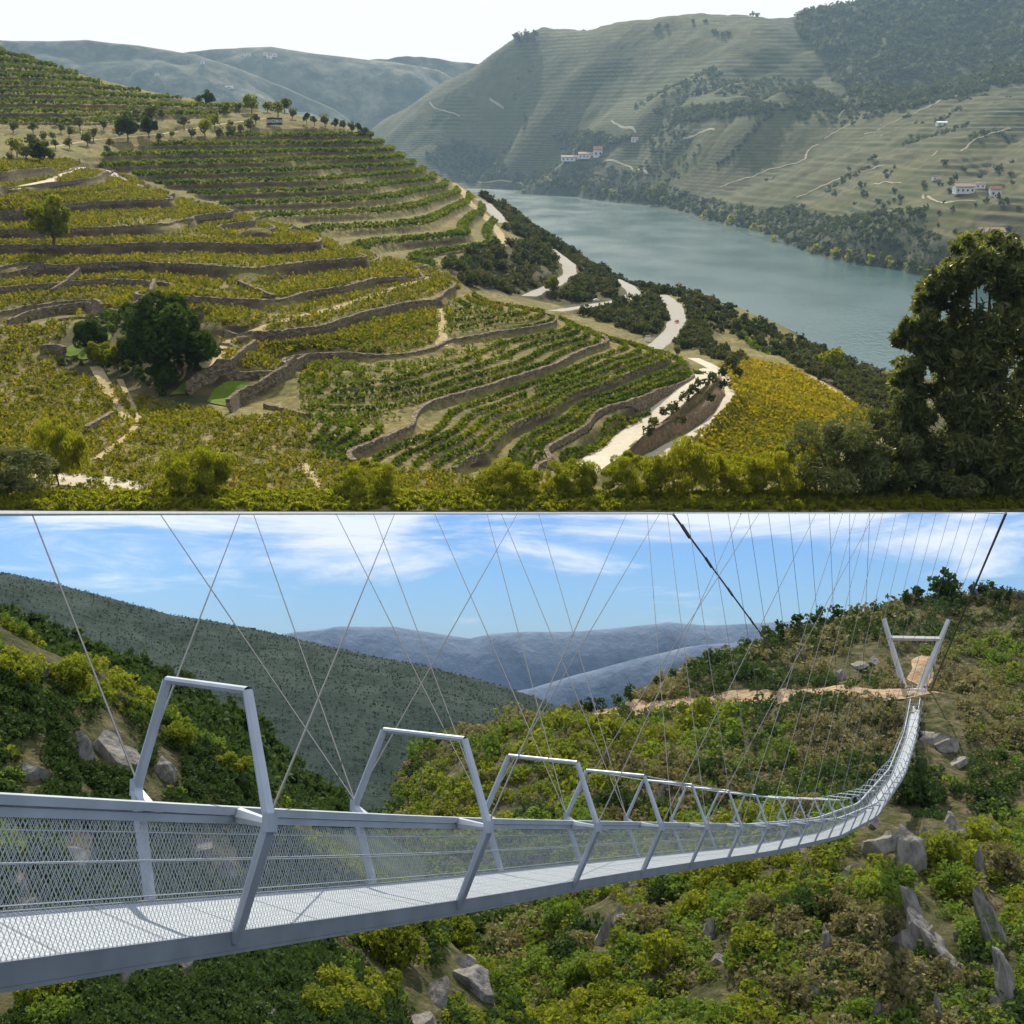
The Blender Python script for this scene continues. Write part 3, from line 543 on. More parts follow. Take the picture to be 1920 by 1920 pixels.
def ml(loc, rz=0, s=1): return Matrix.Translation(Vector(loc)) @ Matrix.Rotation(rz, 4, 'Z') @ Matrix.Scale(s, 4)
YB = np.exp(np.linspace(math.log(2200), math.log(9200), 1500))
def hB(x, y):
    u = np.clip((x / y - b0) / (b1 - b0), 0, 1) * (BM - 1); v = np.clip((np.log(y) - c0) / (c1 - c0), 0, 1) * (BN - 1)
    i = np.minimum(v.astype(int), BN - 2); j = np.minimum(u.astype(int), BM - 2); a = v - i; b = u - j
    return ZB2[i, j] * (1 - a) * (1 - b) + ZB2[i + 1, j] * a * (1 - b) + ZB2[i, j + 1] * (1 - a) * b + ZB2[i + 1, j + 1] * a * b
def atB(px, py):
    a, b = slope_u(px, py); z = hB(a * YB, YB) - b * YB; k = np.argmax(z > 0)
    if z[k] <= 0: k = int(np.argmax(z / YB))
    return np.array([a * YB[k], YB[k], float(hB(a * YB[k], YB[k]))])
YL = np.exp(np.linspace(math.log(26), math.log(230), 1500))
def atL(px, py, h, lo, hi):
    a, b = slope_l(px, py); ys = YL[(YL > lo) & (YL < hi)]; z = h(a * ys, ys) - b * ys; k = np.argmax(z > 0)
    if z[k] <= 0: k = int(np.argmax(z / ys))
    return np.array([a * ys[k], ys[k], float(h(a * ys[k], ys[k]))])
ORD = 'lowest second third fourth fifth sixth seventh eighth ninth tenth eleventh twelfth thirteenth fourteenth fifteenth sixteenth seventeenth eighteenth nineteenth twentieth'.split()
def nth(i): return ORD[i] if i < len(ORD) else '%dth' % (i + 1)

def stone_mat(name, c1, c2, c3, sc):
    m, nt, N, L, b = mat(name); tcn = nd(N, 'ShaderNodeTexCoord'); v = nd(N, 'ShaderNodeTexVoronoi', inp={'Scale': sc}); v.feature = 'F1'
    mp_ = nd(N, 'ShaderNodeMapping'); mp_.inputs['Scale'].default_value = (1, 1, 1.9); L.new(tcn.outputs['Object'], mp_.inputs[0]); L.new(mp_.outputs[0], v.inputs['Vector'])
    r = ramp(N, [(0, c1), (.5, c2), (1, c3)]); sp = nd(N, 'ShaderNodeSeparateColor'); L.new(v.outputs['Color'], sp.inputs[0]); L.new(sp.outputs[0], r.inputs[0])
    e = nd(N, 'ShaderNodeTexVoronoi', inp={'Scale': sc}); e.feature = 'DISTANCE_TO_EDGE'; L.new(mp_.outputs[0], e.inputs['Vector'])
    mr_ = nd(N, 'ShaderNodeMapRange', inp={1: 0, 2: .08, 3: .45, 4: 1}); L.new(e.outputs['Distance'], mr_.inputs[0])
    mm = nd(N, 'ShaderNodeMixRGB', blend_type='MULTIPLY', inp={0: 1}); L.new(r.outputs[0], mm.inputs[1]); L.new(mr_.outputs[0], mm.inputs[2]); L.new(mm.outputs[0], b.inputs['Base Color'])
    bp_ = nd(N, 'ShaderNodeBump', inp={'Strength': .8, 'Distance': .2}); L.new(mr_.outputs[0], bp_.inputs['Height']); L.new(bp_.outputs[0], b.inputs['Normal'])
    b.inputs['Roughness'].default_value = .95; b.inputs['Specular IOR Level'].default_value = .1; return m
M_STONE = stone_mat('dry_stone', (.10, .075, .045), (.19, .145, .09), (.3, .24, .16), 1.1)
def wall_mesh(name, P, h, th=1.3, m=None, jit=.25):                   # P: polyline of the top front edge (x, y, z); uphill is at +y side unless flipped
    P = np.asarray(P, float); n = len(P); t = np.gradient(P[:, :2], axis=0); t /= np.linalg.norm(t, axis=1)[:, None] + 1e-9
    nrm = np.stack([-t[:, 1], t[:, 0]], 1)
    s = np.sign(np.mean(hS(P[:, 0] + nrm[:, 0] * 3, P[:, 1] + nrm[:, 1] * 3) - hS(P[:, 0] - nrm[:, 0] * 3, P[:, 1] - nrm[:, 1] * 3))) or 1
    nrm = nrm * s; r = np.random.default_rng(n); j = r.normal(size=n) * jit * .5; h = np.broadcast_to(h, n)
    rows = [np.c_[P[:, :2] - nrm * .55, P[:, 2] - h - .6], np.c_[P[:, :2] - nrm * .32, P[:, 2] - h * .5 + 0 * j], np.c_[P[:, :2] - nrm * .12, P[:, 2] + .85 + j], np.c_[P[:, :2] + nrm * th, P[:, 2] + .8 + j * .6], np.c_[P[:, :2] + nrm * th, P[:, 2] - 1.0]]
    V = np.stack(rows, 0); f = grid_faces(5, n)
    f = np.r_[f, [[0, 2 * n, 3 * n, 4 * n], [4 * n + n - 1, 3 * n + n - 1, 2 * n + n - 1, n - 1]]]
    if s > 0: f = f[:, ::-1]
    return new_mesh(name, V.reshape(-1, 3), f, [m or M_STONE])

# ------------------------------------------------------------------ retaining walls of the terraces
lowB = [-60, -65, -71, -76, -81, -85.5]; WALLH = dict(LEV_B); WALLHL = dict(LEV_L)
wall_list = []
inB = lambda x, y: (lambda p: inpoly(p[0], p[1], BOWL) & (y < 640))(proj_u(x, y, hA(x, y)))
inL = lambda x, y: (lambda p: inpoly(p[0], p[1], LEFT) & (y < 1000))(proj_u(x, y, hA(x, y)))
for lev in (-85.5, -81, -76, -71, -65, -60, -55, -50, -45, -38, -28, -22):
    msk = MN; h_ = WALLH.get(lev, WALLHL.get(lev, 4))
    for P in contours(lev, msk):
        Q = resample(P, 1.3, 4)
        px_, _ = proj_u(Q[:, 0], Q[:, 1], hA(Q[:, 0], Q[:, 1])); Q = Q[(px_ > -260) & (px_ < 1400)]
        if len(Q) < 22: continue
        t_ = np.gradient(Q, axis=0); t_ /= np.linalg.norm(t_, axis=1)[:, None] + 1e-9; n_ = np.stack([-t_[:, 1], t_[:, 0]], 1); e_ = np.sign(np.mean(hA(Q[:, 0] + n_[:, 0] * 3, Q[:, 1] + n_[:, 1] * 3) - lev)) or 1
        up2 = Q + n_ * e_ * 1.3; dn2 = Q - n_ * e_ * 1.8; zt_ = hS(up2[:, 0], up2[:, 1]); hh_ = np.maximum(zt_ - hS(dn2[:, 0], dn2[:, 1]), .4); k_ = np.ones(5) / 5; zt_ = np.convolve(np.pad(zt_, 2, mode='edge'), k_, 'valid'); hh_ = np.convolve(np.pad(hh_, 2, mode='edge'), k_, 'valid')
        wall_list.append((lev, np.c_[Q, zt_ + .1], hh_))
wall_list.sort(key=lambda w: (w[0], -len(w[1])))
cnt = {}
levs = sorted(set(w[0] for w in wall_list))
for lev, Q, h_ in wall_list:
    k = cnt.get(lev, 0); cnt[lev] = k + 1
    pos = '' if k == 0 else ', shorter piece' if k == 1 else ', small stub %s' % ('abcdef'[k - 2] if False else 'at its end')
    m = min(8, len(Q) // 3); tp = np.ones(len(Q)); tp[:m] = np.linspace(.35, 1, m); tp[-m:] = np.linspace(1, .35, m)
    o = link('retaining_wall', wall_mesh('retaining_wall', Q, h_), label='dry stone terrace wall, %s level up from the pale road%s' % (nth(levs.index(lev)), pos), cat='stone wall', group='dry stone retaining walls of the vineyard'); o.matrix_world = RU
def free_wall(ps, h, lab, th=1.1, lift=0):
    G = resample(at_many(ps), 1.4, 1); G[:, 2] = np.maximum(hS(G[:, 0], G[:, 1]), G[:, 2]) + h + lift
    o = link('stone_wall', wall_mesh('stone_wall', G, h + .5, th), label=lab, cat='stone wall', group='short stone walls round the garden'); o.matrix_world = RU
free_wall([(355,742),(372,725),(400,712),(436,700)], 3.0, 'curved stone wall between the two small lawns')
free_wall([(432,775),(450,758),(487,742),(530,715),(577,688)], 3.2, 'stone wall along the front of the small lawn')
free_wall([(20,618),(60,600),(100,592),(160,583),(190,588)], 2.8, 'stone wall behind the garden trees on the left')
free_wall([(10,528),(50,518),(83,503)], 2.6, 'short stone wall at the left edge of the slope')
free_wall([(190,598),(232,600),(262,580),(287,563),(293,540)], 2.6, 'stone wall rising behind the big garden tree')
free_wall([(160,814),(185,798),(208,785)], 1.2, 'low stone wall by the dirt path lower left')
free_wall([(100,555),(130,538),(152,517)], 2.0, 'small sloping stone wall among the left vines')
free_wall([(430,700),(452,680),(482,655)], 2.4, 'stone wall beside the rutted track')
free_wall([(75,665),(110,662),(120,668)], 2.2, 'low stone wall at the lawn corner')
free_wall([(450,535),(480,548),(515,562)], 1.2, 'thin diagonal stone wall across the vine block')
free_wall([(500,765),(540,775),(580,785)], .6, 'low wall at the foot of the small vine plot')

# ------------------------------------------------------------------ roads, paths, lawns
M_ROAD, _ = ground_mat('pale_road', [(.3, (.44, .39, .29)), (.5, (.52, .46, .35)), (.7, (.6, .54, .42))], .6, bump=.15, mix=.3, c2=(.4, .34, .22))
M_TARMAC, _ = ground_mat('worn_road', [(.3, (.27, .25, .215)), (.5, (.33, .31, .265)), (.7, (.40, .37, .32))], .6, bump=.1, mix=.3, c2=(.33, .29, .22))
M_DIRT, _ = ground_mat('dirt_path', [(.3, (.30, .22, .11)), (.5, (.42, .32, .16)), (.7, (.52, .42, .23))], 1.0, bump=.5, mix=.5, c2=(.22, .19, .07))
def ribbon(name, ps, w, m, lab, lift=.12, pts=None, step=2.0, smooth=3, hh=None):
    hh = hh or hS
    G = np.asarray(pts, float); G = resample(G, step, smooth); n = len(G); t = np.gradient(G[:, :2], axis=0); t /= np.linalg.norm(t, axis=1)[:, None] + 1e-9
    nr = np.stack([-t[:, 1], t[:, 0]], 1); k = np.linspace(-.5, .5, 9); w = np.broadcast_to(w, n) * (1 + .16 * (noise2(np.arange(n) * 1.0, np.full(n, len(lab) * 3.7), 5.0) - .5)); sh = (noise2(np.arange(n) * 1.0, np.full(n, len(lab) * 1.3), 6.0) - .5) * w * .12
    XY = G[:, None, :2] + nr[:, None] * (k[None, :, None] * w[:, None, None] + sh[:, None, None]); Z = hh(XY[..., 0], XY[..., 1]) + lift + .05 * np.sin(np.pi * (k + .5))[None]
    o = link(name, new_mesh(name, np.stack([XY[..., 0], XY[..., 1], Z], -1).reshape(-1, 3), grid_faces(n, 9), [m]), kind='structure', label=lab); o.matrix_world = RU if hh in (hS, hB) else Matrix()
MATS_ = {'M_ROAD': M_ROAD, 'M_TARMAC': M_TARMAC, 'M_DIRT': M_DIRT}
for (nm_, ps_, w_r, m_r, lab_), G_ in zip(ROADS, ROADG): ribbon(nm_, None, w_r, MATS_[m_r], lab_, .12, G_)
M_GRASS, _ = ground_mat('lawn_grass', [(.3, (.07, .12, .008)), (.5, (.11, .17, .012)), (.7, (.15, .21, .02))], 1.5, bump=.3, mix=.3, c2=(.09, .11, .01))
def lawn(ps, lab):
    G = at_many(ps); G = resample(np.r_[G, G[:1]], 1.2, 6)[:-1]; c = G.mean(0); rows = [c + (G - c) * k for k in (.02, .2, .4, .6, .8, .92, 1)]; n = len(G)
    V = np.stack([np.r_[r_, r_[:1]] for r_ in rows], 0); V[..., 2] = hS(V[..., 0], V[..., 1]) + .3
    o = link('lawn', new_mesh('lawn', V.reshape(-1, 3), grid_faces(7, n + 1), [M_GRASS]), kind='structure', label=lab); o.matrix_world = RU
lawn([(118,668),(128,650),(165,640),(205,622),(212,632),(190,655),(162,678),(140,672)], 'small bright lawn left of the garden trees')
lawn([(318,742),(345,715),(395,690),(418,685),(422,698),(400,710),(372,722),(352,742)], 'lawn in the shade of the big tree')
lawn([(388,755),(400,730),(440,712),(483,727),(470,740),(435,758),(428,764)], 'small bright lawn between stone walls')

# ------------------------------------------------------------------ vines
M_VINE = leaf_mat('vine_leaves', [(.035, .06, .006), (.07, .105, .008), (.12, .145, .010), (.19, .17, .012)], .5, var=.25)
M_VINEY = leaf_mat('autumn_vine_leaves', [(.03, .05, .006), (.06, .085, .008), (.11, .12, .009), (.18, .165, .012), (.27, .19, .016), (.27, .11, .016)], .5, var=.4)
M_FIELD = leaf_mat('yellow_vine_leaves', [(.07, .085, .006), (.15, .145, .007), (.25, .20, .008), (.32, .235, .010)], .5, var=0)
def vine_row(P, dens, size, hgt, wid, r, gap=.03):
    P = np.asarray(P, float); d = np.r_[0, np.cumsum(np.linalg.norm(np.diff(P[:, :2], axis=0), axis=1))]; n = int(d[-1] * dens); t = r.uniform(0, d[-1], n)
    keep = noise2(t, t * 0 + d[-1], 7.0) > gap * 2; t = t[keep]; n = len(t)
    C = np.stack([np.interp(t, d, P[:, k]) for k in range(3)], 1); g = np.stack([np.interp(t, d, np.gradient(P[:, k])) for k in range(2)], 1); g /= np.linalg.norm(g, axis=1)[:, None] + 1e-9
    hh = r.uniform(.15, 1, n) * hgt * (.75 + .5 * noise2(t, t * 0 + 5, 3.5)); o = r.normal(size=n) * wid * .4 * (1.2 - hh / hgt * .6)
    C[:, 0] -= g[:, 1] * o; C[:, 1] += g[:, 0] * o; C[:, 2] += hh
    V, Fc = quads(C, np.full(n, size), 1.25, 0, r); T_ = np.clip(.45 + (noise2(t, t * 0 + 9, 9) - .5) * .7 + r.normal(size=n) * .17, 0, 1); return V, Fc, T_
def rows_at(levels, mask, label, group, dens, size, hgt, wid, step, minlen, mt, cap=120, xlim=(-200, 1500), shift=0):
    r = np.random.default_rng(len(levels)); L_ = []
    for lev in levels:
        for P in contours(lev, mask, minlen=minlen):
            Q = resample(P, step, 3); px_, _ = proj_u(Q[:, 0], Q[:, 1], hA(Q[:, 0], Q[:, 1])); Q = Q[(px_ > xlim[0]) & (px_ < xlim[1])]
            if len(Q) * step < minlen: continue
            L_.append((lev, np.c_[Q, hS(Q[:, 0], Q[:, 1])]))
    L_ = sorted(L_, key=lambda a: -len(a[1]))[:cap]; L_.sort(key=lambda a: (a[0], -len(a[1]))); lv = sorted(set(a[0] for a in L_)); c_ = {}
    for lev, Q in L_:
        k = c_.get(lev, 0); c_[lev] = k + 1; V, Fc, T_ = vine_row(Q, dens, size, hgt, wid, r)
        if len(Fc) < 4: continue
        o = link('vine_row', new_mesh('vine_row', V, Fc, [mt], attrs={'tint': ('FACE', T_)}), label=label % nth(lv.index(lev)) + ('' if k == 0 else ', short piece' if k == 1 else ', shortest piece'), cat='vine row', group=group); o.matrix_world = RU
mb = [L_ for L_, h in LEV_B if L_ > -86]
lvB = []
for a, b_ in zip([-88.5] + sorted(mb)[:-1], sorted(mb)):
    pass
for L_ in np.arange(-88.3, -60.3, .93):
    if all(not (m_ - 1.0 < L_ < m_ + .05) for m_ in (-85.5, -81, -76, -71, -65)): lvB.append(float(L_))
lvB += [-62.5 + .6 * i for i in range(0)]
BOW2 = [(575,860),(580,800),(640,704),(760,668),(940,620),(1030,595),(1120,605),(1200,632),(1290,658),(1318,690),(1180,795),(1080,880),(950,888),(760,878),(640,868)]
M_B2 = reg(BOW2) & (cY < 640)
UPB = [(835,560),(920,545),(1040,575),(1040,600),(950,618),(840,640)]
rows_at(lvB, M_B2, 'row of green vines on the curved terraces, %s up from the pale road', 'vine rows on the curved terraces', 9.5, .95, 1.6, 1.3, 1.2, 22, M_VINE)
rows_at([-69.5, -68.3, -67, -66, -64.2, -63.2, -62.3, -61], reg(UPB) & (cY < 660), 'vine row on the knoll above the longest wall, %s upward', 'vine rows on the knoll', 8.0, 1.0, 1.8, 1.3, 1.2, 12, M_VINEY)
lvM = [z + .5 for z, h in LEV_M] + [z + 2.1 for z, h in LEV_M]
rows_at(sorted(lvM), MM, 'vine row along an earth bank of the far slope, %s from its foot', 'vine rows along the earth banks', 3.6, 2.3, 3.2, 2.4, 3.0, 60, M_VINE, 110, (150, 1000))
rows_at(sorted([z + .6 for z, h in LEV_T] + [z + 3.4 for z, h in LEV_T]), MT, 'vine row of the hilltop terraces, %s from their foot', 'vine rows of the hilltop terraces', 2.6, 2.7, 3.8, 3, 4, 80, M_VINE, 40, (-250, 700))
rows_at([z + .5 for z, h in LEV_R], MR, 'vine row on the small terraces above the river, %s from their foot', 'vine rows of the small river terraces', 4, 1.8, 2.6, 2, 2, 25, M_VINE, 20, (1200, 1600))

pr = np.random.default_rng(11)
def plant(n, seed, rx=.45, hz=.9, leaf=.34): return crown(5, n, rx, hz * .3, hz * .5, .3, np.full(n, leaf) if False else leaf, 1.3, 0, seed)
VP = [plant(16, s) for s in (1, 2, 3, 4, 5)]
FORE = [(-300,640),(200,600),(300,600),(330,700),(320,745),(390,770),(430,790),(560,775),(585,850),(640,872),(760,885),(950,893),(1080,900),(1080,958),(-300,958)]
def vine_points(poly, ymax, ds, dp, jit, dens=1.0):                   # plants along contour-parallel rows
    msk = reg(poly) & (cY < ymax); A_ = []
    lo, hi = CA[msk].min(), CA[msk].max()
    for lev in np.arange(lo, hi, ds):
        for P in contours(lev, msk, minlen=8):
            Q = resample(P, dp, 2); Q = Q + pr.normal(size=Q.shape) * jit; A_.append(Q)
    Q = np.concatenate(A_); px_, py_ = proj_u(Q[:, 0], Q[:, 1], hS(Q[:, 0], Q[:, 1]))
    k = (px_ > -200) & inpoly(px_, py_, poly) & (pr.random(len(Q)) < dens) & (Q[:, 1] > NEAR * 1.02); return Q[k]
GARDEN = [(105,690),(95,650),(150,600),(250,590),(340,585),(400,610),(425,680),(490,725),(440,775),(320,760)]
lanes = [[(180,688),(205,735),(228,775),(238,788)], [(225,712),(250,768),(262,790),(235,822),(180,862)], [(832,507),(800,521),(720,548),(620,580),(520,605),(470,622),(430,642),(405,690)], [(828,580),(826,615),(828,650)], [(60,892),(130,900),(200,905),(260,925),(330,948)], [(20,355),(100,338),(150,315),(195,318),(235,340)], [(570,870),(585,895),(610,925)]]
def region_pts(poly, n, ymin, ymax, hh=hA):
    A_ = []
    x0, x1 = min(p[0] for p in poly), max(p[0] for p in poly)
    while sum(map(len, A_)) < n:
        y = np.exp(pr.uniform(math.log(ymin), math.log(ymax), n * 3)) if True else 0; u = (pr.uniform(x0, x1, n * 3) - 960) / F * 1.04; x = u * y; px_, py_ = proj_u(x, y, hh(x, y)); k = inpoly(px_, py_, poly)
        A_.append(np.stack([x, y], 1)[k])
        if len(A_) > 60: break
    return np.concatenate(A_)[:n]
_wp = np.concatenate([w[1][:, :2] for w in wall_list])
def wall_d(Q): return np.array([np.min(np.hypot(_wp[:, 0] - a, _wp[:, 1] - b_)) for a, b_ in Q])
def clear(Q, tol=6):
    Q = Q[wall_d(Q) > 3.3]
    px_, py_ = proj_u(Q[:, 0], Q[:, 1], hS(Q[:, 0], Q[:, 1])); k = ~inpoly(px_, py_, GARDEN)
    for ln in lanes:
        for a, b_ in zip(ln[:-1], ln[1:]):
            a = np.array(a, float); d = np.array(b_, float) - a; t = np.clip(((px_ - a[0]) * d[0] + (py_ - a[1]) * d[1]) / (d @ d), 0, 1); k &= np.hypot(px_ - a[0] - t * d[0], (py_ - a[1] - t * d[1]) * 1.5) > tol
    e = hA(Q[:, 0], Q[:, 1]); z = hS(Q[:, 0], Q[:, 1]); k &= (np.abs(hS(Q[:, 0], Q[:, 1] + 2.6) - hS(Q[:, 0], Q[:, 1] - 1.2)) < 2.0); return Q[k]
LBLK = [p for p in LEFT]
Q1 = clear(vine_points(LEFT, 1000, .5, 2.1, .4, .95)); Q2 = region_pts(FORE, 9500, NEAR * 1.025, 520); Q2 = clear(Q2[noise2(Q2[:, 0], Q2[:, 1], 9) > .13])
UPV = [(430,690),(520,640),(640,607),(750,580),(850,560),(830,640),(757,666),(667,686),(640,702),(585,770),(560,690)]
Q3 = clear(vine_points(UPV, 620, .55, 2.1, .45, .95))
VQ = np.concatenate([Q1, Q2, Q3]); vz = hS(VQ[:, 0], VQ[:, 1]); vsz = pr.uniform(1.7, 2.9, len(VQ)) * np.clip(VQ[:, 1] / 430, .62, 1.15)
px_, py_ = proj_u(VQ[:, 0], VQ[:, 1], vz); big = np.where((px_ > 15) & (px_ < 1080) & (py_ < 940), vsz / VQ[:, 1], 0)
first = np.argsort(-big)[:300]; rest = np.setdiff1d(np.arange(len(VQ)), first)
vm = [new_mesh('grapevine', v, f, [M_VINEY], attrs={'tint': ('FACE', t)}) for v, f, t in [plant(40, s, leaf=.24) for s in (21, 22, 23, 24)]]
for i in first:
    o = link('grapevine', vm[i % 4], label='single grapevine with green and yellow leaves on the front slope', cat='grapevine', group='grapevines of the front slope'); o.matrix_world = mu((VQ[i, 0], VQ[i, 1], vz[i] - .1), pr.uniform(0, 6), vsz[i])
V, Fc, T_ = merged(VP, np.c_[VQ, vz - .1][rest], vsz[rest], pr, .55)
o = link('vineyard_plants', new_mesh('vineyard_plants', V, Fc, [M_VINEY], attrs={'tint': ('FACE', T_)}), kind='stuff', label='mass of green and yellow grapevines on the left blocks'); o.matrix_world = RU
# vines filling the ends of the terraces and the block beside the longest wall
def _xy(me): a_ = np.empty(len(me.vertices) * 3, np.float32); me.vertices.foreach_get('co', a_); return a_.reshape(-1, 3)[::16, :2]
_rows = np.concatenate([_xy(o.data) for o in list(S.objects) if o.name.startswith('vine_row')]); _rows = _rows[_rows[:, 1] < 660]
def row_d(Q): return np.array([np.min(np.hypot(_rows[:, 0] - a, _rows[:, 1] - b_)) for a, b_ in Q])
QF = region_pts([(520,640),(640,610),(850,560),(1040,575),(1120,605),(1290,660),(1180,790),(1060,878),(940,886),(640,872),(570,850),(560,700)], 3600, 300, 640); QF = QF[row_d(QF) > 2.6]; QF = clear(QF); QF = QF[wall_d(QF) > 5]
zf = hS(QF[:, 0], QF[:, 1]); sf = pr.uniform(1.6, 2.6, len(QF)); V, Fc, T_ = merged(VP, np.c_[QF, zf - .1], sf, pr, .45)
o = link('vineyard_plants', new_mesh('vineyard_plants', V, Fc, [M_VINE], attrs={'tint': ('FACE', T_)}), kind='stuff', label='green vines filling the gaps between the terrace rows'); o.matrix_world = RU
# the yellow-green field below the hairpin, a closed canopy of vines
Q = region_pts(FIELD, 26000, 300, 700); zz = hS(Q[:, 0], Q[:, 1]); bump = .6 + 1.9 * np.abs(np.sin((Q[:, 0] * .8 + Q[:, 1] * .45) * .85)) ** .7 + fbm(Q[:, 0], Q[:, 1], 6, 3) * 1.2
P = np.c_[Q, zz + bump * pr.uniform(.6, 1.05, len(Q))]; V, Fc = quads(P, 1.25, 1.3, 0, pr); T_ = np.clip(.15 + fbm(Q[:, 0], Q[:, 1], 40, 3) * .9 + pr.normal(size=len(Q)) * .16 - .15 * (Q[:, 1] < 380), 0, 1)
o = link('vineyard_canopy', new_mesh('vineyard_canopy', V, Fc, [M_FIELD], attrs={'tint': ('FACE', T_)}), kind='stuff', label='yellow-green closed canopy of vines below the road bend'); o.matrix_world = RU

# ------------------------------------------------------------------ trees and shrubs of the valley
M_BARK = plain('bark', (.10, .075, .05), .9)
M_DARKLEAF = leaf_mat('dark_leaves', [(.025, .045, .006), (.05, .085, .010), (.10, .14, .02)], .4, var=.35)
M_OLIVE = leaf_mat('olive_leaves', [(.07, .08, .022), (.14, .155, .05), (.24, .25, .11)], .3, .4, var=.35)
M_YELLOW = leaf_mat('yellow_green_leaves', [(.10, .13, .006), (.18, .20, .008), (.28, .26, .012)], .45, var=.3)
M_BROOM = leaf_mat('broom_leaves', [(.115, .135, .010), (.20, .21, .014), (.30, .28, .025)], .6, var=.35)
M_SCRUBL = leaf_mat('scrub_leaves', [(.02, .03, .01), (.045, .06, .02), (.085, .09, .03), (.14, .11, .04)], .3, var=.55)
def bush_mesh(name, n, leaf, mt, seed, rx=.42, rz=.34, cz=.4, nb=9, br=.2, aspect=1.5, up=0):
    v, f, t = crown(nb, n, rx, rz, cz, br, leaf, aspect, up, seed, 0.0); return new_mesh(name, v, f, [mt], attrs={'tint': ('FACE', t[:len(f)])})
def trunk_mesh(name, h, r0, seed, limbs=4, spread=.28):
    r = np.random.default_rng(seed); ps = [tube([(0, 0, -.05), (.02, .01, h * .5), (.0, .02, h)], [r0, r0 * .8, r0 * .65], 7)]
    for k in range(limbs):
        a = 6.28 * k / limbs + r.uniform(-.4, .4); e = (math.cos(a) * spread, math.sin(a) * spread, h + r.uniform(.2, .4)); mid = (e[0] * .4, e[1] * .4, h + (e[2] - h) * .45)
        ps.append(tube([(0, 0.01, h * .8), mid, e], [r0 * .55, r0 * .38, r0 * .15], 5))
    V, Fc = join(ps); return new_mesh(name, V, Fc, [M_BARK])
TREES = {}
def tree_kind(key, n, leaf, mt, nb=16, rx=.36, rz=.3, cz=.62, br=.17, th=.32, tr=.035, aspect=1.6, up=0):
    ms = []
    for s in range(3): v, f, t = crown(nb, n, rx, rz, cz, br, leaf, aspect, up, 50 + s + len(TREES) * 7); ms.append(new_mesh('crown', v, f, [mt], attrs={'tint': ('FACE', t)}))
    TREES[key] = (ms, trunk_mesh('trunk', th, tr, len(TREES)))
def put_tree(name, key, M, lab, cat='tree', group=None, i=0):
    e = bpy.data.objects.new(name, None); S.collection.objects.link(e); e.empty_display_size = .1; e.matrix_world = M; tag(e, lab, cat, group)
    link('crown', TREES[key][0][i % 3], e); link('trunk', TREES[key][1], e); return e
tree_kind('dark', 9000, .05, M_DARKLEAF, 34, .42, .36, .58, .15, .3, .03)
tree_kind('yellow', 5000, .055, M_YELLOW, 22, .42, .34, .58, .15, .28, .03)
tree_kind('olive', 420, .12, M_OLIVE, 12, .36, .28, .6, .17, .34, .04)
tree_kind('ochre', 420, .12, M_YELLOW, 12, .38, .3, .58, .17, .3, .035)
tree_kind('pine', 260, .14, M_DARKLEAF, 10, .3, .34, .6, .16, .35, .03)
def tree_at(px, py, wpx, key, name, lab, cat='tree', group=None, i=0, sink=0, pt=None):
    p = at(px, py) if pt is None else pt; s = wpx * p[1] / F; return put_tree(name, key, mu((p[0], p[1], p[2] - sink * s), i * 1.7, s), lab, cat, group, i)
tree_at(100, 462, 92, 'yellow', 'round_tree', 'round yellow-green tree standing alone beside the left terrace walls')
tree_at(312, 712, 185, 'dark', 'garden_tree', 'biggest dark green tree in the middle of the garden', sink=.1)
tree_at(372, 690, 95, 'dark', 'garden_tree', 'dark tree crowding the right side of the biggest garden tree', i=1, sink=.1)
tree_at(250, 690, 62, 'dark', 'garden_tree', 'small dark rounded tree left of the biggest garden tree', i=2)
tree_at(308, 728, 70, 'dark', 'garden_tree', 'dark low tree in front of the biggest garden tree', i=1, sink=.12)
tree_at(174, 668, 70, 'dark', 'garden_tree', 'dark green tree standing on the left lawn', i=2)
tree_at(190, 690, 55, 'yellow', 'garden_tree', 'light olive-green tree at the left lawn edge', i=1)
tree_at(222, 694, 52, 'yellow', 'garden_tree', 'light green tree between the pale and dark garden trees', i=2)
tree_at(1035, 552, 34, 'yellow', 'small_tree', 'small bright green tree where the knoll meets the road')
# grove on the upper left and along the crest
gl = 'small rounded tree in the grove below the hilltop terraces'
for i, (px, py, w_p, k) in enumerate([(285,228,34,'olive'),(305,222,20,'olive'),(142,225,18,'olive'),(105,232,16,'olive'),(150,242,26,'olive'),(195,240,22,'olive'),(222,236,22,'olive'),(62,248,22,'olive'),(25,245,24,'olive'),(115,246,18,'olive'),(130,256,22,'olive'),(82,262,20,'olive'),(100,260,16,'olive'),(60,278,30,'olive'),(85,282,24,'olive'),(130,275,20,'olive'),(105,276,18,'olive'),(165,270,28,'olive'),(175,260,24,'olive'),(240,260,46,'dark'),(280,254,34,'dark'),(298,262,16,'olive'),(345,240,26,'olive'),(360,256,20,'olive'),(385,252,30,'ochre'),(402,238,28,'ochre'),(410,255,22,'olive'),(435,252,22,'olive'),(450,248,18,'olive'),(432,240,18,'olive'),(470,244,24,'olive'),(480,230,20,'olive'),(340,215,14,'olive'),(255,215,14,'olive'),(32,290,34,'ochre'),(20,300,20,'olive'),(75,305,40,'dark'),(50,300,30,'olive'),(95,300,26,'olive'),(200,285,16,'olive'),(205,276,20,'olive'),(322,255,14,'olive'),(400,222,20,'olive')]):
    tree_at(px, py + 4, w_p * 1.05, k, 'grove_tree', gl, 'tree', 'trees of the grove below the hilltop terraces', i)
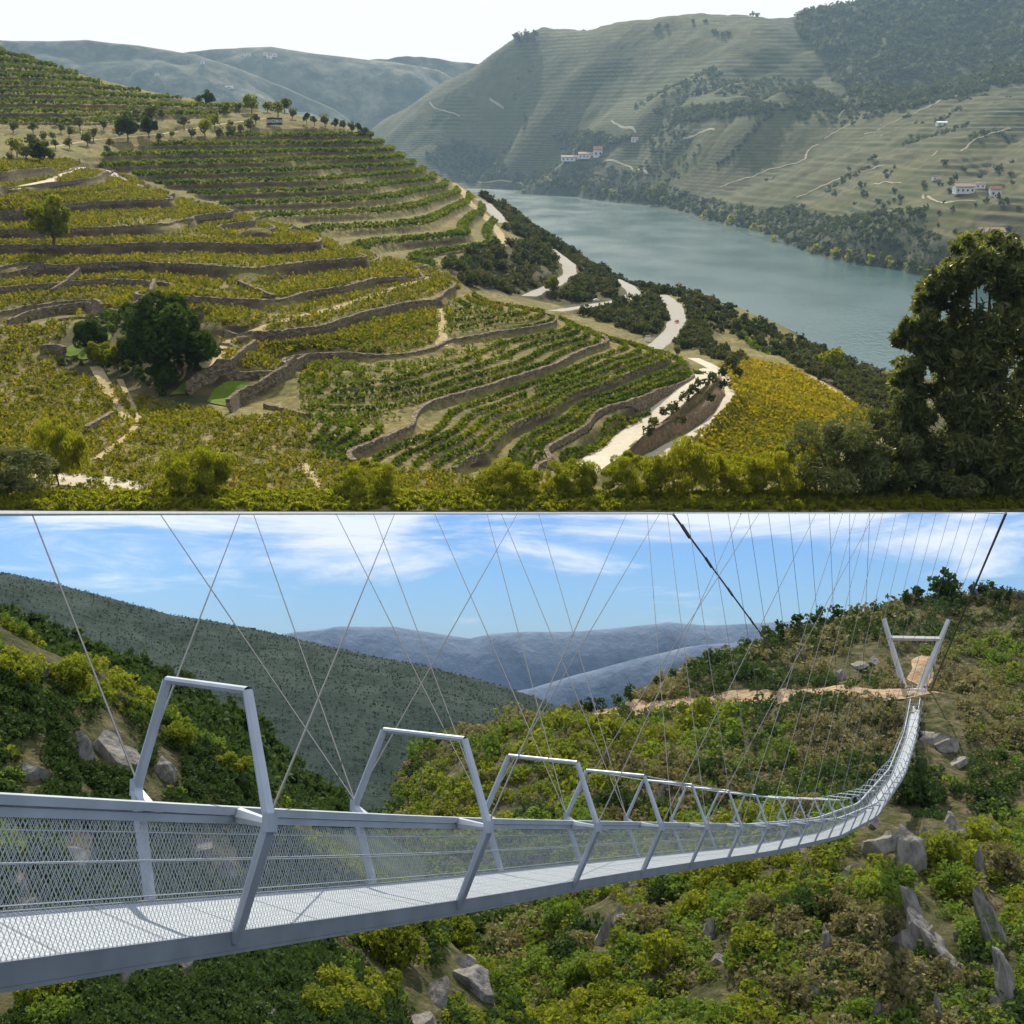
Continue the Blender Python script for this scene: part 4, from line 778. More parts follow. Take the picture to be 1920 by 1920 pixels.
cl_ = [(375,194,18,'olive','dark clipped tree, leftmost on the crest track'),(392,196,26,'dark','broad dark tree on the crest left of the yellow ones'),(424,212,26,'ochre','ochre tree at the left end of the crest row'),(447,208,18,'olive','grey-green tree behind the crest row'),(472,210,34,'ochre','largest yellow-green tree in the crest row'),(502,208,22,'ochre','second yellow-green tree right of the largest in the crest row'),(534,208,26,'olive','dark tree at the right end of the crest row'),(521,216,28,'ochre','bright yellow tree just above the black sign'),(548,220,20,'olive','olive tree right of the black sign')]
for i, (px, py, w_p, k, lab) in enumerate(cl_): tree_at(px, py + 3, w_p * 1.05, k, 'crest_tree', lab, 'tree', None, i)
for i, (px, py, w_p) in enumerate([(575,228,20),(590,230,18),(610,232,24),(628,238,20),(645,240,20),(660,243,22),(672,246,20),(685,250,18),(696,254,14)]):
    tree_at(px, py + 6, w_p, 'olive' if i % 3 else 'pine', 'crest_tree', 'dark tree in the line ending the crest above the far slope', 'tree', 'dark trees ending the crest', i)
SB = [bush_mesh('scrub_bush', 170, .17, M_SCRUBL, 100 + s) for s in range(5)]
_rp = np.concatenate([np.c_[G_[:, :2], np.full(len(G_), r_[2] * .5)] for G_, r_ in zip(ROADG, ROADS) if 'road' in r_[0]])
def road_d(x, y):                                                     # distance to the nearest road edge
    return np.array([np.min(np.hypot(_rp[:, 0] - a, (_rp[:, 1] - b_) * .75) - _rp[:, 2]) for a, b_ in zip(x, y)])
def scrub(poly, n, wmin, wmax, ymin, ymax, lab, grp, cap, stufflab=None, name='scrub_bush', mt=M_SCRUBL, meshes=SB, back=0):
    Q = region_pts(poly, n, ymin, ymax); Q = Q[road_d(Q[:, 0], Q[:, 1] + 2) > 1.2]; z = hS(Q[:, 0], Q[:, 1]); sz = pr.uniform(wmin, wmax, len(Q)) * Q[:, 1] / F; sz = np.minimum(sz, np.maximum(2.2, road_d(Q[:, 0], Q[:, 1]) * 1.2 + 2))
    o_ = np.argsort(-sz / Q[:, 1])
    for i in o_[:cap]:
        o = link(name, meshes[i % len(meshes)], label=lab, cat='shrub', group=grp); o.matrix_world = mu((Q[i, 0], Q[i, 1], z[i] - .12 * sz[i]), pr.uniform(0, 6), sz[i])
    if len(o_) > cap:
        i = o_[cap:]; V, Fc, T_ = merged([crown(7, 60, .42, .3, .36, .2, .24, 1.4, 0, 300 + s) for s in range(4)], np.c_[Q, z - .1 * sz][i], sz[i], pr, .5)
        o = link('scrub', new_mesh('scrub', V, Fc, [mt], attrs={'tint': ('FACE', T_)}), kind='stuff', label=stufflab); o.matrix_world = RU
S1 = [(835,505),(890,475),(960,458),(1030,468),(1042,505),(1005,548),(950,552),(880,540)]
S2 = [(880,340),(960,400),(1040,450),(1130,505),(1230,560),(1330,610),(1330,650),(1270,655),(1240,640),(1255,590),(1235,550),(1190,545),(1150,520),(1080,510),(1050,470),(985,450),(945,430),(925,395)]
S3 = [(1060,520),(1150,525),(1160,555),(1090,568),(1010,560),(1060,545)]
S4 = [(1080,590),(1130,570),(1230,560),(1255,600),(1240,640),(1200,630),(1120,600)]
S6 = [(900,345),(1000,415),(1130,475),(1230,525),(1330,568),(1420,605),(1500,640),(1600,685),(1500,690),(1400,640),(1330,615),(1230,570),(1130,525),(1000,460)]
S5 = [(1500,688),(1600,690),(1720,725),(1740,860),(1650,790),(1580,735)]
S7 = [(1290,600),(1340,640),(1420,690),(1360,680),(1320,665)]
scrub(S1, 170, 18, 34, 700, 1250, 'grey-green scrub bush on the slope above the upper hairpin', 'scrub above the upper hairpin', 70, 'low scrub on the slope above the hairpin')
scrub(S2, 800, 14, 28, 650, 1750, 'dark scrub bush on the flank falling to the river', 'scrub on the river flank', 110, 'low scrub on the river flank')
scrub(S3, 90, 16, 28, 650, 1200, 'scrub bush between the two road bends', 'scrub between the road bends', 35, 'low scrub between the road bends')
scrub(S4, 170, 18, 32, 600, 1000, 'dark scrub bush on the mound left of the car', 'scrub on the mound by the road', 45, 'low scrub on the mound by the road')
scrub(S5, 500, 16, 34, 420, 1100, 'brownish scrub bush beyond the yellow field', 'scrub beyond the yellow field', 40, 'low heath beyond the yellow field')
for i, (px, py, w_p, lab) in enumerate([(1380,622,24,'round bush on the crest above the small river terraces'),(1480,665,34,'dark tree on the crest at the end of the river terraces'),(1450,655,20,'small bush left of the dark crest tree'),(1560,700,44,'larger yellow-green tree at the water beyond the field'),(1535,690,24,'low bush left of the tree at the water'),(1270,668,20,'bush beside the road end'),(1020,445,14,'small pointed tree on the crest by the water')]):
    tree_at(px, py, w_p * 1.15, 'olive' if i not in (3,) else 'ochre', 'waterside_tree', lab, 'tree', None, i)
scrub([(110,690),(100,655),(150,605),(240,592),(330,588),(390,612),(408,670),(330,690),(300,745),(250,700)], 150, 12, 30, 300, 520, 'small green shrub in the walled garden', 'shrubs of the walled garden', 45, 'undergrowth of the walled garden', 'garden_shrub', M_DARKLEAF, [bush_mesh('garden_shrub', 260, .13, M_DARKLEAF, 880 + s) for s in range(3)])
# bushes on the bank between the pale roads
for i, (px, py, w_p) in enumerate([(1168,840,26),(1178,822,22),(1205,800,24),(1222,792,26),(1240,776,22),(1258,762,26),(1275,748,24),(1295,735,26),(1318,722,24),(1335,712,28),(1352,722,22),(1345,700,20),(1232,815,22),(1290,775,22),(1320,750,22)]):
    p = at(px, py); p[0] += 7.5; p[1] += 1.5; p[2] += 3.2; s = w_p * p[1] / F * 1.2; o = link('bank_bush', SB[i % 5], label='small dark bush on the earth bank between the pale roads', cat='shrub', group='bushes on the bank between the pale roads'); o.matrix_world = mu((p[0], p[1], p[2] - .1), i, s)
# cutting bank between the two roads
BK = [(1165,866),(1192,840),(1224,817),(1266,784),(1308,748),(1342,720),(1358,725),(1362,742),(1340,775),(1300,802),(1250,828),(1200,855)]
G = at_many(BK); c_ = G.mean(0); n_ = len(G); tops = G * .72 + c_ * .28; tops[:, 2] = np.maximum(G[:, 2], c_[2]) + 2.6 + pr.normal(size=n_) * .4; G2 = G.copy(); G2[:, 2] -= 3
M_EARTH, _ = ground_mat('earth_bank', [(.3, (.12, .075, .04)), (.5, (.22, .14, .08)), (.7, (.33, .24, .14))], .6, bump=1, mix=.5, c2=(.1, .09, .03))
rows_ = [G2, G, (G + tops) / 2 + pr.normal(size=G.shape) * .3, tops, (tops + c_ + [0, 0, 2.4]) / 2, np.repeat((c_ + [0, 0, 2.8])[None], n_, 0) + pr.normal(size=G.shape) * .01]
V = np.stack([np.r_[q, q[:1]] for q in rows_], 0); o = link('earth_bank', new_mesh('earth_bank', V.reshape(-1, 3), grid_faces(6, n_ + 1), [M_EARTH], True), kind='structure', label='brown earth bank between the two pale roads'); o.matrix_world = RU

scrub(S6, 700, 14, 26, 500, 1750, 'dark bush along the crest above the river', 'bushes along the crest above the river', 60, 'low scrub along the crest above the river')
scrub(S7, 60, 16, 26, 500, 1100, 'dark bush beside the small river terraces', 'bushes beside the small river terraces', 20, 'low scrub beside the small river terraces')
# grass and weeds along the lip of the slope
Q = np.stack([pr.uniform(-150, 150, 5200), NEAR * (1.0 + pr.uniform(.002, .06, 5200))], 1); zz = hS(Q[:, 0], Q[:, 1]); sz = pr.uniform(1.0, 2.6, len(Q))
V, Fc, T_ = merged([crown(5, 26, .5, .3, .3, .2, .3, 2.6, .8, 900 + s, 0) for s in range(4)], np.c_[Q, zz - .15], sz, pr, .6); o = link('weeds', new_mesh('weeds', V, Fc, [M_BROOM], attrs={'tint': ('FACE', T_)}), kind='stuff', label='yellow-green weeds along the lip of the slope'); o.matrix_world = RU
# foreground bushes along the bottom
def fluffy(name, n, leaf, mt, seed, nb, aspect, up, rx=.45, rz=.42, cz=.45, br=.17): return bush_mesh(name, n, leaf, mt, seed, rx, rz, cz, nb, br, aspect, up)
FB = [fluffy('broom', 15000, .026, M_BROOM, 400 + s, 64, 6, 2.2, br=.10) for s in range(3)]
FO = [fluffy('olive_bush', 9000, .035, M_OLIVE, 420 + s, 44, 4.5, .6, br=.13) for s in range(2)]
stem = [trunk_mesh('stems', .16, .014, 70 + s, 6, .22) for s in range(2)]
def front(px, pb, pt, wpx, kind, i, lab, name='broom_bush', d=None, parts=True):
    d = d or NEAR * 1.045; h = (pb - pt) * d / F; w = wpx * d / F; a, b = slope_u(px, pb); p = (a * d, d, float(max(hS(a * d, d), b * d)) - .1)
    e = bpy.data.objects.new(name, None); S.collection.objects.link(e); tag(e, lab, 'bush'); e.matrix_world = mu(p, i * 1.1, 1) @ Matrix.Diagonal((w, w, h, 1))
    link('foliage', (FB if kind == 'b' else FO)[i % (3 if kind == 'b' else 2)], e); link('stems', stem[i % 2], e)
front(372, 955, 842, 175, 'b', 0, 'feathery yellow-green bush left of centre on the bottom edge')
front(690, 955, 872, 150, 'b', 1, 'feathery bush below the vine rows on the bottom edge')
front(950, 955, 872, 140, 'b', 2, 'feathery bush below the end of the terrace walls')
front(1075, 955, 868, 130, 'b', 0, 'feathery bush below the end of the pale road')
front(1185, 956, 852, 150, 'b', 1, 'yellow-green bush covering the foot of the outer pale road')
front(1285, 956, 826, 150, 'b', 2, 'tall yellow-green bush at the lower corner of the yellow field')
front(1385, 957, 862, 140, 'b', 0, 'grey-green broom in front of the yellow field')
front(1470, 957, 840, 150, 'b', 1, 'taller broom in front of the yellow field')
front(1560, 957, 775, 190, 'o', 0, 'silvery olive bush between the field and the big olive tree', 'olive_bush')
front(1655, 957, 760, 190, 'o', 1, 'silvery olive bush touching the big olive tree', 'olive_bush')
front(1790, 957, 800, 190, 'o', 0, 'silvery olive bush under the big olive tree', 'olive_bush')
front(1900, 957, 830, 170, 'o', 1, 'olive bush in the lower right corner', 'olive_bush')
front(110, 905, 765, 130, 'b', 2, 'yellow-green bush behind the lower left olive branches', d=NEAR * 1.12)
front(40, 958, 850, 150, 'o', 1, 'dark long-leaved olive shoot in the lower left corner', 'olive_bush')
front(-60, 958, 800, 170, 'o', 0, 'olive bush cut by the left edge', 'olive_bush')
M_BIGOL = leaf_mat('big_olive_leaves', [(.03, .04, .010), (.075, .092, .020), (.15, .165, .045), (.25, .26, .11)], .5, .25, var=0, spec=.4)
d_ = NEAR * 1.02; sc_ = d_ / F
P_, K_ = [], []; sprig = []
r = np.random.default_rng(5)
bl = []
for (px, py, rr) in [(1850,490,55),(1785,530,40),(1880,545,80),(1760,600,50),(1720,660,45),(1800,640,90),(1890,660,100),(1730,740,50),(1800,760,100),(1880,800,110),(1700,800,50),(1760,860,90),(1690,880,60),(1840,900,110),(1720,930,70),(1900,930,90),(1960,600,90),(1980,800,120),(1960,930,100),(1760,530,30),(1740,548,24),(1815,470,30),(1895,470,36),(1735,575,26),(1715,620,26),(1695,700,24),(1690,745,24)]:
    for _ in range(11):
        a = r.uniform(0, 6.28); q = r.uniform(0, 1) ** .6 * rr * .9; bl.append((px + math.cos(a) * q, py + math.sin(a) * q, rr * r.uniform(.25, .42), r.uniform(-1, 1)))
for (px, py, rr, dz) in bl:
    n = int(70 + rr * 8); dd = r.normal(size=(n, 3)); dd /= np.linalg.norm(dd, axis=1)[:, None]; q = dd * (rr * sc_) * r.uniform(.2, 1, n)[:, None] ** .45
    dep = d_ + 7 + dz * 7; a, b = slope_u(px, py); c0_ = np.array([a * dep, dep, b * dep]); P_.append(q + c0_); K_.append(np.full(n, r.random()))
P_ = np.concatenate(P_); K_ = np.concatenate(K_); _q = proj_u(P_[:, 0], P_[:, 1], P_[:, 2])[1] < 948; P_ = P_[_q]; K_ = K_[_q]; base = np.array([slope_u(1830, 955)[0] * (d_ + 7), d_ + 7, slope_u(1830, 957)[1] * (d_ + 7)])
# leafy sprays standing out of the crown's outline
for _ in range(520):
    px, py, rr, dz = bl[r.integers(0, len(bl))]; dep = d_ + 7 + dz * 7; a, b = slope_u(px, py); o_ = np.array([a * dep, dep, b * dep]); dr = r.normal(size=3) * [1, .6, .9] + [-.35, 0, .45]; dr /= np.linalg.norm(dr); L_ = rr * sc_ * r.uniform(1.0, 2.0); n = int(9 + L_ * 4)
    t_ = np.linspace(.3, 1, n)[:, None]; q = o_ + dr * t_ * L_ + [0, 0, -.25] * t_ ** 2 * L_ + r.normal(size=(n, 3)) * .28; P_ = np.r_[P_, q]; K_ = np.r_[K_, np.full(n, r.random())]
_q = proj_u(P_[:, 0], P_[:, 1], P_[:, 2])[1] < 948; P_ = P_[_q]; K_ = K_[_q]
V, Fc = quads(P_, .95, 4.0, .35, r); T_ = np.clip(.3 + K_ * .55 + r.normal(size=len(P_)) * .17, 0, 1)
e = bpy.data.objects.new('olive_tree', None); S.collection.objects.link(e); tag(e, 'big dark olive tree with narrow glossy leaves at the right edge above the river', 'tree'); e.matrix_world = mu(base)
link('crown', new_mesh('crown', V - base, Fc, [M_BIGOL], attrs={'tint': ('FACE', T_)}), e)
tk = [tube([(0, 0, .2), (.5, 0, 8), (-.5, 1, 18)], [1.6, 1.2, .9], 8)]
for (px, py) in [(1760,620),(1830,520),(1890,600),(1730,720),(1900,760),(1780,480),(1720,860),(1860,480)]:
    a, b = slope_u(px, py); q = np.array([a * (d_ + 7), d_ + 7, b * (d_ + 7)]) - base; tk.append(tube([(0, 0, 8 + r.uniform(0, 8)), q * .5 + [0, 0, 4], q], [.55, .4, .1], 6))
V, Fc = join(tk); link('trunk', new_mesh('trunk', V, Fc, [M_BARK]), e)

M_PALE, _ = ground_mat('pale_track', [(.3, (.26, .21, .13)), (.5, (.34, .28, .18)), (.7, (.42, .36, .24))], .05, bump=.2, mix=.4, c2=(.22, .18, .1))
# ------------------------------------------------------------------ across the river: tracks, trees, woods, houses
for ps, w, lab in [([(1493,372),(1530,355),(1567,338),(1610,325),(1657,312)], 14, 'long pale track climbing the right spur'), ([(1350,352),(1385,340),(1420,328),(1470,312),(1510,300),(1512,288),(1520,277),(1535,272)], 13, 'pale winding track on the middle spur'),
                   ([(1570,226),(1576,214),(1584,207)], 14, 'short pale track at the saddle'), ([(1545,262),(1562,250),(1585,238),(1600,232)], 12, 'pale track above the middle spur'), ([(1620,253),(1680,228),(1740,203),(1795,180)], 14, 'stony strip up the right spur'),
                   ([(1747,293),(1820,268),(1895,242)], 12, 'pale track on the near right spur'), ([(805,192),(815,204),(835,210),(862,220)], 14, 'white track on the left shoulder'), ([(918,188),(930,195),(944,206)], 13, 'short white track near the summit'),
                   ([(1145,228),(1165,238),(1192,250)], 13, 'white track across the gully'), ([(895,342),(930,340),(980,345),(1040,352)], 12, 'shore track at the far bend'), ([(1730,366),(1745,374),(1790,380),(1830,378)], 9, 'drive below the right farmhouses'), ([(1560,372),(1600,352),(1640,345),(1690,344)], 8, 'lane between the right fields'),
                   ([(1280,262),(1310,250),(1340,245)], 12, 'pale track above the white farm'), ([(1135,302),(1180,312),(1215,330)], 12, 'pale track below the white farm')]:
    G = np.array([atB(*p) for p in ps]); ribbon('dirt_track', None, w * .62, M_PALE, lab, 1.5, G, 12, 2, hB)
TINY = [crown(4, 20, .38, .36, .42, .24, .36, 1.3, 0, 500 + s, 0) for s in range(4)]
M_WOOD = leaf_mat('wood_leaves', [(.03, .04, .012), (.055, .07, .02), (.09, .10, .035)], .3, var=0)
def woodsB(poly, n, wmin, wmax, lab):
    Q = region_pts(poly, n, 2300, 8800, hB); z = hB(Q[:, 0], Q[:, 1]); k = z > -292; Q = Q[k]; z = z[k]; sz = pr.uniform(wmin, wmax, len(Q)) * Q[:, 1] / F
    V, Fc, T_ = merged(TINY, np.c_[Q, z - .1 * sz], sz, pr, .7); o = link('woodland', new_mesh('woodland', V, Fc, [M_WOOD], attrs={'tint': ('FACE', T_)}), kind='stuff', label=lab); o.matrix_world = RU
FORF = [(max(min(x, 2000), -50), max(y, -30)) for x, y in FOREST]
woodsB(FORF, 4200, 9, 17, 'dark forest on the upper right mountainside'); woodsB(SCRUBB, 2600, 7, 15, 'scrub woodland above the far bank'); woodsB(CLIFF, 420, 7, 13, 'dark scrub on the cliff at the river bend')
woodsB(WOOD2, 320, 9, 15, 'dark wood below the saddle'); woodsB(WOOD3, 260, 9, 14, 'dark wood in the gully'); _p = region_pts([(820,100),(1100,60),(1440,60),(1560,180),(1900,180),(1900,330),(1500,380),(1250,340),(1000,310),(760,240)], 5200, 2400, 8600, hB); _p = _p[fbm(_p[:, 0] + 333, _p[:, 1], 420, 4) > .585]; _z = hB(_p[:, 0], _p[:, 1]); _s = pr.uniform(6, 13, len(_p)) * _p[:, 1] / F
V, Fc, T_ = merged(TINY, np.c_[_p, _z - .1 * _s], _s, pr, .7); o = link('woodland', new_mesh('woodland', V, Fc, [M_WOOD], attrs={'tint': ('FACE', T_)}), kind='stuff', label='small woods and thickets between the far vineyards'); o.matrix_world = RU
woodsB(WOOD4, 420, 8, 14, 'dark wooded strip across the spur')
BT = [bush_mesh('bank_tree', 110, .2, M_SCRUBL, 540 + s, nb=8, cz=.45) for s in range(4)]
BTY = [bush_mesh('bank_tree', 110, .2, M_BROOM, 560 + s, nb=8, cz=.45) for s in range(2)]
shore = resample(np.array([(960,345),(1000,352),(1060,358),(1100,364),(1150,372),(1200,380),(1232,384),(1270,396),(1330,414),(1400,438),(1450,456),(1500,471),(1560,486),(1620,498),(1680,510),(1735,515),(1800,530),(1880,545)], float), 7.5, 0)
for i, (px, py) in enumerate(shore):
    p = atB(px + pr.normal() * 3, py - 3 - abs(pr.normal()) * 5); s = pr.uniform(10, 21) * (.8 + (px - 960) / 2200) * p[1] / F
    o = link('riverbank_tree', (BTY if pr.random() < .2 else BT)[i % 2], label='small leafy tree in the line along the far river bank', cat='tree', group='trees along the far river bank'); o.matrix_world = mu((p[0], p[1], max(p[2], -302) - .1 * s), i, s)
p = atB(1233, 384); s = 46 * p[1] / F; put_tree('round_tree', 'yellow', mu((p[0], p[1], p[2] - .12 * s), 0, s), 'big round green tree on the far river bank', 'tree')
for i, t in enumerate(np.linspace(0, 1, 26)):
    p = atB(1345 + 100 * t + pr.normal() * 2, 312 - 92 * t + 6 * math.sin(t * 6)); s = 9 * p[1] / F * pr.uniform(.8, 1.4)
    o = link('hedgerow_tree', BT[i % 4], label='dark little tree in the hedgerow dividing two far vineyards', cat='tree', group='hedgerow dividing two far vineyards'); o.matrix_world = mu(p - [0, 0, .1 * s], i, s)
for i in range(70):
    px, py = pr.uniform(1560, 1915), pr.uniform(300, 460); p = atB(px, py); s = pr.uniform(7, 16) * p[1] / F
    o = link('field_tree', BT[i % 4], label='dark tree dotted among the right-hand farm terraces', cat='tree', group='trees among the right-hand farm terraces'); o.matrix_world = mu(p - [0, 0, .1 * s], i, s)
for i, px in enumerate([968,975,985,990,1002,1230,1236,1250,1300,1322,1410,1420,1590]):
    ys_ = np.interp(px, [960,975,1090,1250,1380,1500,1600], [78,72,65,46,28,14,4]); p = atB(px, ys_ + 6); s = (22 if px < 1005 else 10) * p[1] / F
    o = link('ridge_tree', BT[i % 4], label='tree standing on the summit of the far hill' if px < 1005 else 'small tree standing on the far skyline right of the summit', cat='tree', group='trees on the summit of the far hill' if px < 1005 else 'trees on the far skyline'); o.matrix_world = mu(p - [0, 0, .1 * s], i, s)
M_WHITE = plain('white_render', (.8, .78, .74), .8, 0, .05, .05); M_TILE = plain('roof_tiles', (.42, .2, .11), .85, 0, .25, .2); M_OLDTILE = plain('weathered_tiles', (.33, .22, .16), .9, 0, .25, .2); M_PANE = plain('dark_glass', (.03, .035, .04), .2, 0, .1)
def gable(w, d, h, rh, ov):                                           # roof prism
    V = np.array([(-w/2-ov, -d/2-ov, h), (w/2+ov, -d/2-ov, h), (w/2+ov, d/2+ov, h), (-w/2-ov, d/2+ov, h), (-w/2-ov, 0, h+rh), (w/2+ov, 0, h+rh)]); V2 = V.copy(); V2[:, 2] += .25 * rh
    f = [[0, 1, 5, 4], [2, 3, 4, 5]]; F_ = f + [[i + 6 for i in q] for q in f] + [[0, 6, 7, 1], [2, 8, 9, 3], [0, 4, 10, 6], [4, 3, 9, 10], [1, 7, 11, 5], [5, 11, 8, 2]]
    return np.r_[V, V2], F_
def house(px, py, wpx, hpx, lab, roof=M_TILE, rz=0, win=3, dep=.6, pt=None):
    p = atB(px, py) if pt is None else pt; k = p[1] / F; w, h = wpx * k, hpx * k; d = w * dep
    e = bpy.data.objects.new('farmhouse', None); S.collection.objects.link(e); e.matrix_world = mu(p - [0, 0, .15 * h], rz); tag(e, lab, 'house')
    V, Fc = box((0, 0, h * .5), (w, d, h)); gb = np.array([(-w/2, -d/2, h), (-w/2, d/2, h), (-w/2, 0, h + .4 * h), (w/2, -d/2, h), (w/2, d/2, h), (w/2, 0, h + .4 * h)])
    V = np.r_[V, gb, gb[[0, 3]] * [1, .5, 1]]; Fc = Fc + [[8, 9, 10, 14], [11, 13, 12, 15]]
    wv = np.r_[box((0, 0, h * .5), (w, d, h))[0], gb]; wm = bpy.data.meshes.new('wall'); wm.from_pydata([tuple(q) for q in wv], [], box((0, 0, 0), (1, 1, 1))[1] + [[8, 10, 9], [11, 12, 13]]); wm.materials.append(M_WHITE); link('wall', wm, e)
    Vr, Fr = gable(w, d, h * 1.0, h * .42, w * .03); link('roof', new_mesh('roof', Vr, Fr, [roof]), e)
    for i in range(win):
        x = (i + .5) / win * w - w / 2; link('window', new_mesh('window', *box((x, -d / 2 - .02 * h, h * .55), (w / win * .35, .06 * h, h * .3)), [M_PANE]), e)
    return e
house(1121, 295, 16, 13, 'tall white farmhouse above the far river bank', win=2)
house(1098, 298, 26, 8, 'long low white building with red roof beside the tall farmhouse', win=4)
house(1068, 302, 30, 7, 'long reddish-roofed shed at the left end of the far farm', M_OLDTILE, win=4)
house(1190, 268, 12, 6, 'small pale building on the track above the far farm', M_OLDTILE, win=2)
house(1806, 362, 34, 12, 'wide white farmhouse among the right-hand terraces', M_OLDTILE, win=4)
house(1836, 353, 18, 8, 'small outbuilding between the two right-hand farmhouses', M_OLDTILE, win=2)
house(1865, 368, 20, 13, 'white farmhouse with bright orange roof at the right', win=2)
house(1856, 452, 44, 18, 'large white house with brown roof half hidden by the olive tree', M_OLDTILE, win=4)
house(1752, 338, 8, 6, 'tiny stone hut between the right-hand terraces', M_OLDTILE, win=1)
house(1765, 236, 18, 5, 'low pale shed high on the right spur', M_WHITE, win=2)
def far_pt(px, py):                                                   # on the blue hills up the river
    a, b = slope_u(px, py); ys = np.linspace(8750, 11200, 700); hh = np.maximum(hC1(a * ys, ys), hC2(a * ys, ys) if True else -999); z = hh - b * ys; k = int(np.argmax(z > 0)); k = k if z[k] > 0 else int(np.argmax(z / ys)); return np.array([a * ys[k], ys[k], b * ys[k]])
for i, (px, py, w) in enumerate([(430,166,14),(505,110,9),(515,106,8),(498,104,7),(466,105,8),(455,104,6),(295,142,7),(380,120,7)]):
    house(px, py, w, 3.5, ['long white farm on the blue hill', 'white house in the hill village, lowest', 'white house in the hill village, right end', 'white house in the hill village, centre', 'white house left of the hill village', 'leftmost white house on the hill crest', 'white hut on the left blue hill', 'lone white house below the hill crest'][i], M_OLDTILE, pt=far_pt(px, py), win=1)

# sign, cars, poles on the vineyard hill
M_BLACK = plain('black_board', (.012, .012, .014), .6); M_LET = plain('white_lettering', (.8, .8, .78), .6, 0, .03); M_POST = plain('grey_post', (.2, .19, .18), .7)
p = at(515, 236); k = p[1] / F; e = bpy.data.objects.new('billboard', None); S.collection.objects.link(e); tag(e, 'black billboard with white capital lettering on the crest', 'sign'); e.matrix_world = mu(p, 0, k)
link('board', new_mesh('board', *box((0, 0, 7.5), (28, .6, 12)), [M_BLACK]), e)
for x in (-9, 9): link('post', new_mesh('post', *box((x, .6, 1.5), (.7, .5, 9)), [M_POST]), e)
tx = bpy.data.curves.new('lettering', 'FONT'); tx.body = 'SANDEMAN'; tx.size = 6.4; tx.align_x = 'CENTER'; tx.align_y = 'CENTER'; tx.extrude = .05; tx.materials.append(M_LET); tx.space_character = 1.05; tx.offset = .13
tmp = bpy.data.objects.new('lettering', tx); S.collection.objects.link(tmp); bpy.context.view_layer.update(); tm = bpy.data.meshes.new_from_object(tmp.evaluated_get(bpy.context.evaluated_depsgraph_get())); S.collection.objects.unlink(tmp); bpy.data.objects.remove(tmp); tm.materials.clear(); tm.materials.append(M_LET); to = link('lettering', tm, e); to.location = (0, -.42, 7.5); to.rotation_euler = (R(90), 0, 0); to.scale = (.78, 1.35, 1)
def car(px, py, L_, col, lab, rz):
    p = at(px, py); e = bpy.data.objects.new('parked_car' if False else 'car', None); S.collection.objects.link(e); e.matrix_world = mu(p + [0, 0, .5], rz, L_ / 4.2); tag(e, lab, 'car')
    prof = [(-2.1, .45), (-2.1, .85), (-1.9, 1.0), (-1.2, 1.02), (-.7, 1.45), (.75, 1.45), (1.35, 1.0), (1.95, .9), (2.1, .7), (2.1, .4)]
    V = np.array([(x, s * (.82 if z < 1.1 else .66), z) for s in (-1, 1) for x, z in prof]); n = len(prof); me = bpy.data.meshes.new('body'); me.from_pydata([tuple(q) for q in V], [], [list(range(n))[::-1], list(range(n, 2 * n))] + [[i, (i + 1) % n, n + (i + 1) % n, n + i] for i in range(n)]); me.materials.append(plain('car_paint', col, .3)); link('body', me, e)
    link('windows', new_mesh('windows', *box((0, 0, 1.22), (1.5, 1.5, .3)), [M_PANE]), e)
    for x in (-1.3, 1.3):
        for y in (-.78, .78): V, Fc = tube([(x, y - .12, .34), (x, y + .12, .34)], .34, 10); link('wheel', new_mesh('wheel', V, Fc, [M_BLACK]), e)
car(1269, 606, 4.4, (.5, .03, .03), 'red car driving on the pale main road', 1.2)
car(1118, 566, 4.6, (.75, .75, .75), 'white car on the road bend in the scrub', .3)
def pole(px, py, hpx, lab):
    p = at(px, py); k = p[1] / F; e = bpy.data.objects.new('utility_pole', None); S.collection.objects.link(e); e.matrix_world = mu(p, 0, k); tag(e, lab, 'pole')
    V, Fc = tube([(0, 0, -1), (0, 0, hpx)], [.75, .5], 6); link('post', new_mesh('post', V, Fc, [M_POST]), e); link('crossarm', new_mesh('crossarm', *box((0, -.6, hpx * .9), (6, .6, .6)), [M_POST]), e)
pole(1303, 592, 18, 'thin utility pole against the river above the road'); pole(1647, 716, 26, 'utility pole beside the water left of the olive tree')
p = at(1214, 640); k = p[1] / F; e = bpy.data.objects.new('hut', None); S.collection.objects.link(e); e.matrix_world = mu(p, .4, k); tag(e, 'small pale hut at the roadside below the scrub mound', 'hut'); link('wall', new_mesh('wall', *box((0, 0, 4), (9, 7, 9)), [M_WHITE]), e); Vr, Fr = gable(9, 7, 8.5, 3, .6); link('roof', new_mesh('roof', Vr, Fr, [M_OLDTILE]), e)

# ================================================================== GORGE: BRIDGE
M_GALV = plain('galvanised_steel', (.36, .405, .46), .5, .35, .12, 3); M_GALVD = plain('dark_steel_beam', (.2, .225, .255), .55, .3, .15, 3); M_CABLE = plain('steel_cable', (.03, .036, .05), .7, 0, .1); M_DCABLE = plain('dark_cable', (.05, .055, .065), .5, .2, .1); M_LCABLE = plain('pale_galvanised_cable', (.62, .64, .66), .5, .2, .08)  # the beam steel is a darker grey, for stringers and bottom chords
m_deck, nt, N, L, b = mat('deck_grating'); uvn = nd(N, 'ShaderNodeTexCoord'); wv_ = nd(N, 'ShaderNodeTexBrick', inp={'Scale': 9, 'Color1': (.5, .56, .62, 1), 'Color2': (.38, .43, .49, 1), 'Mortar': (.25, .27, .3, 1), 'Mortar Size': .03}); L.new(uvn.outputs['Object'], wv_.inputs['Vector']); 
al = nd(N, 'ShaderNodeAttribute', attribute_name='along')
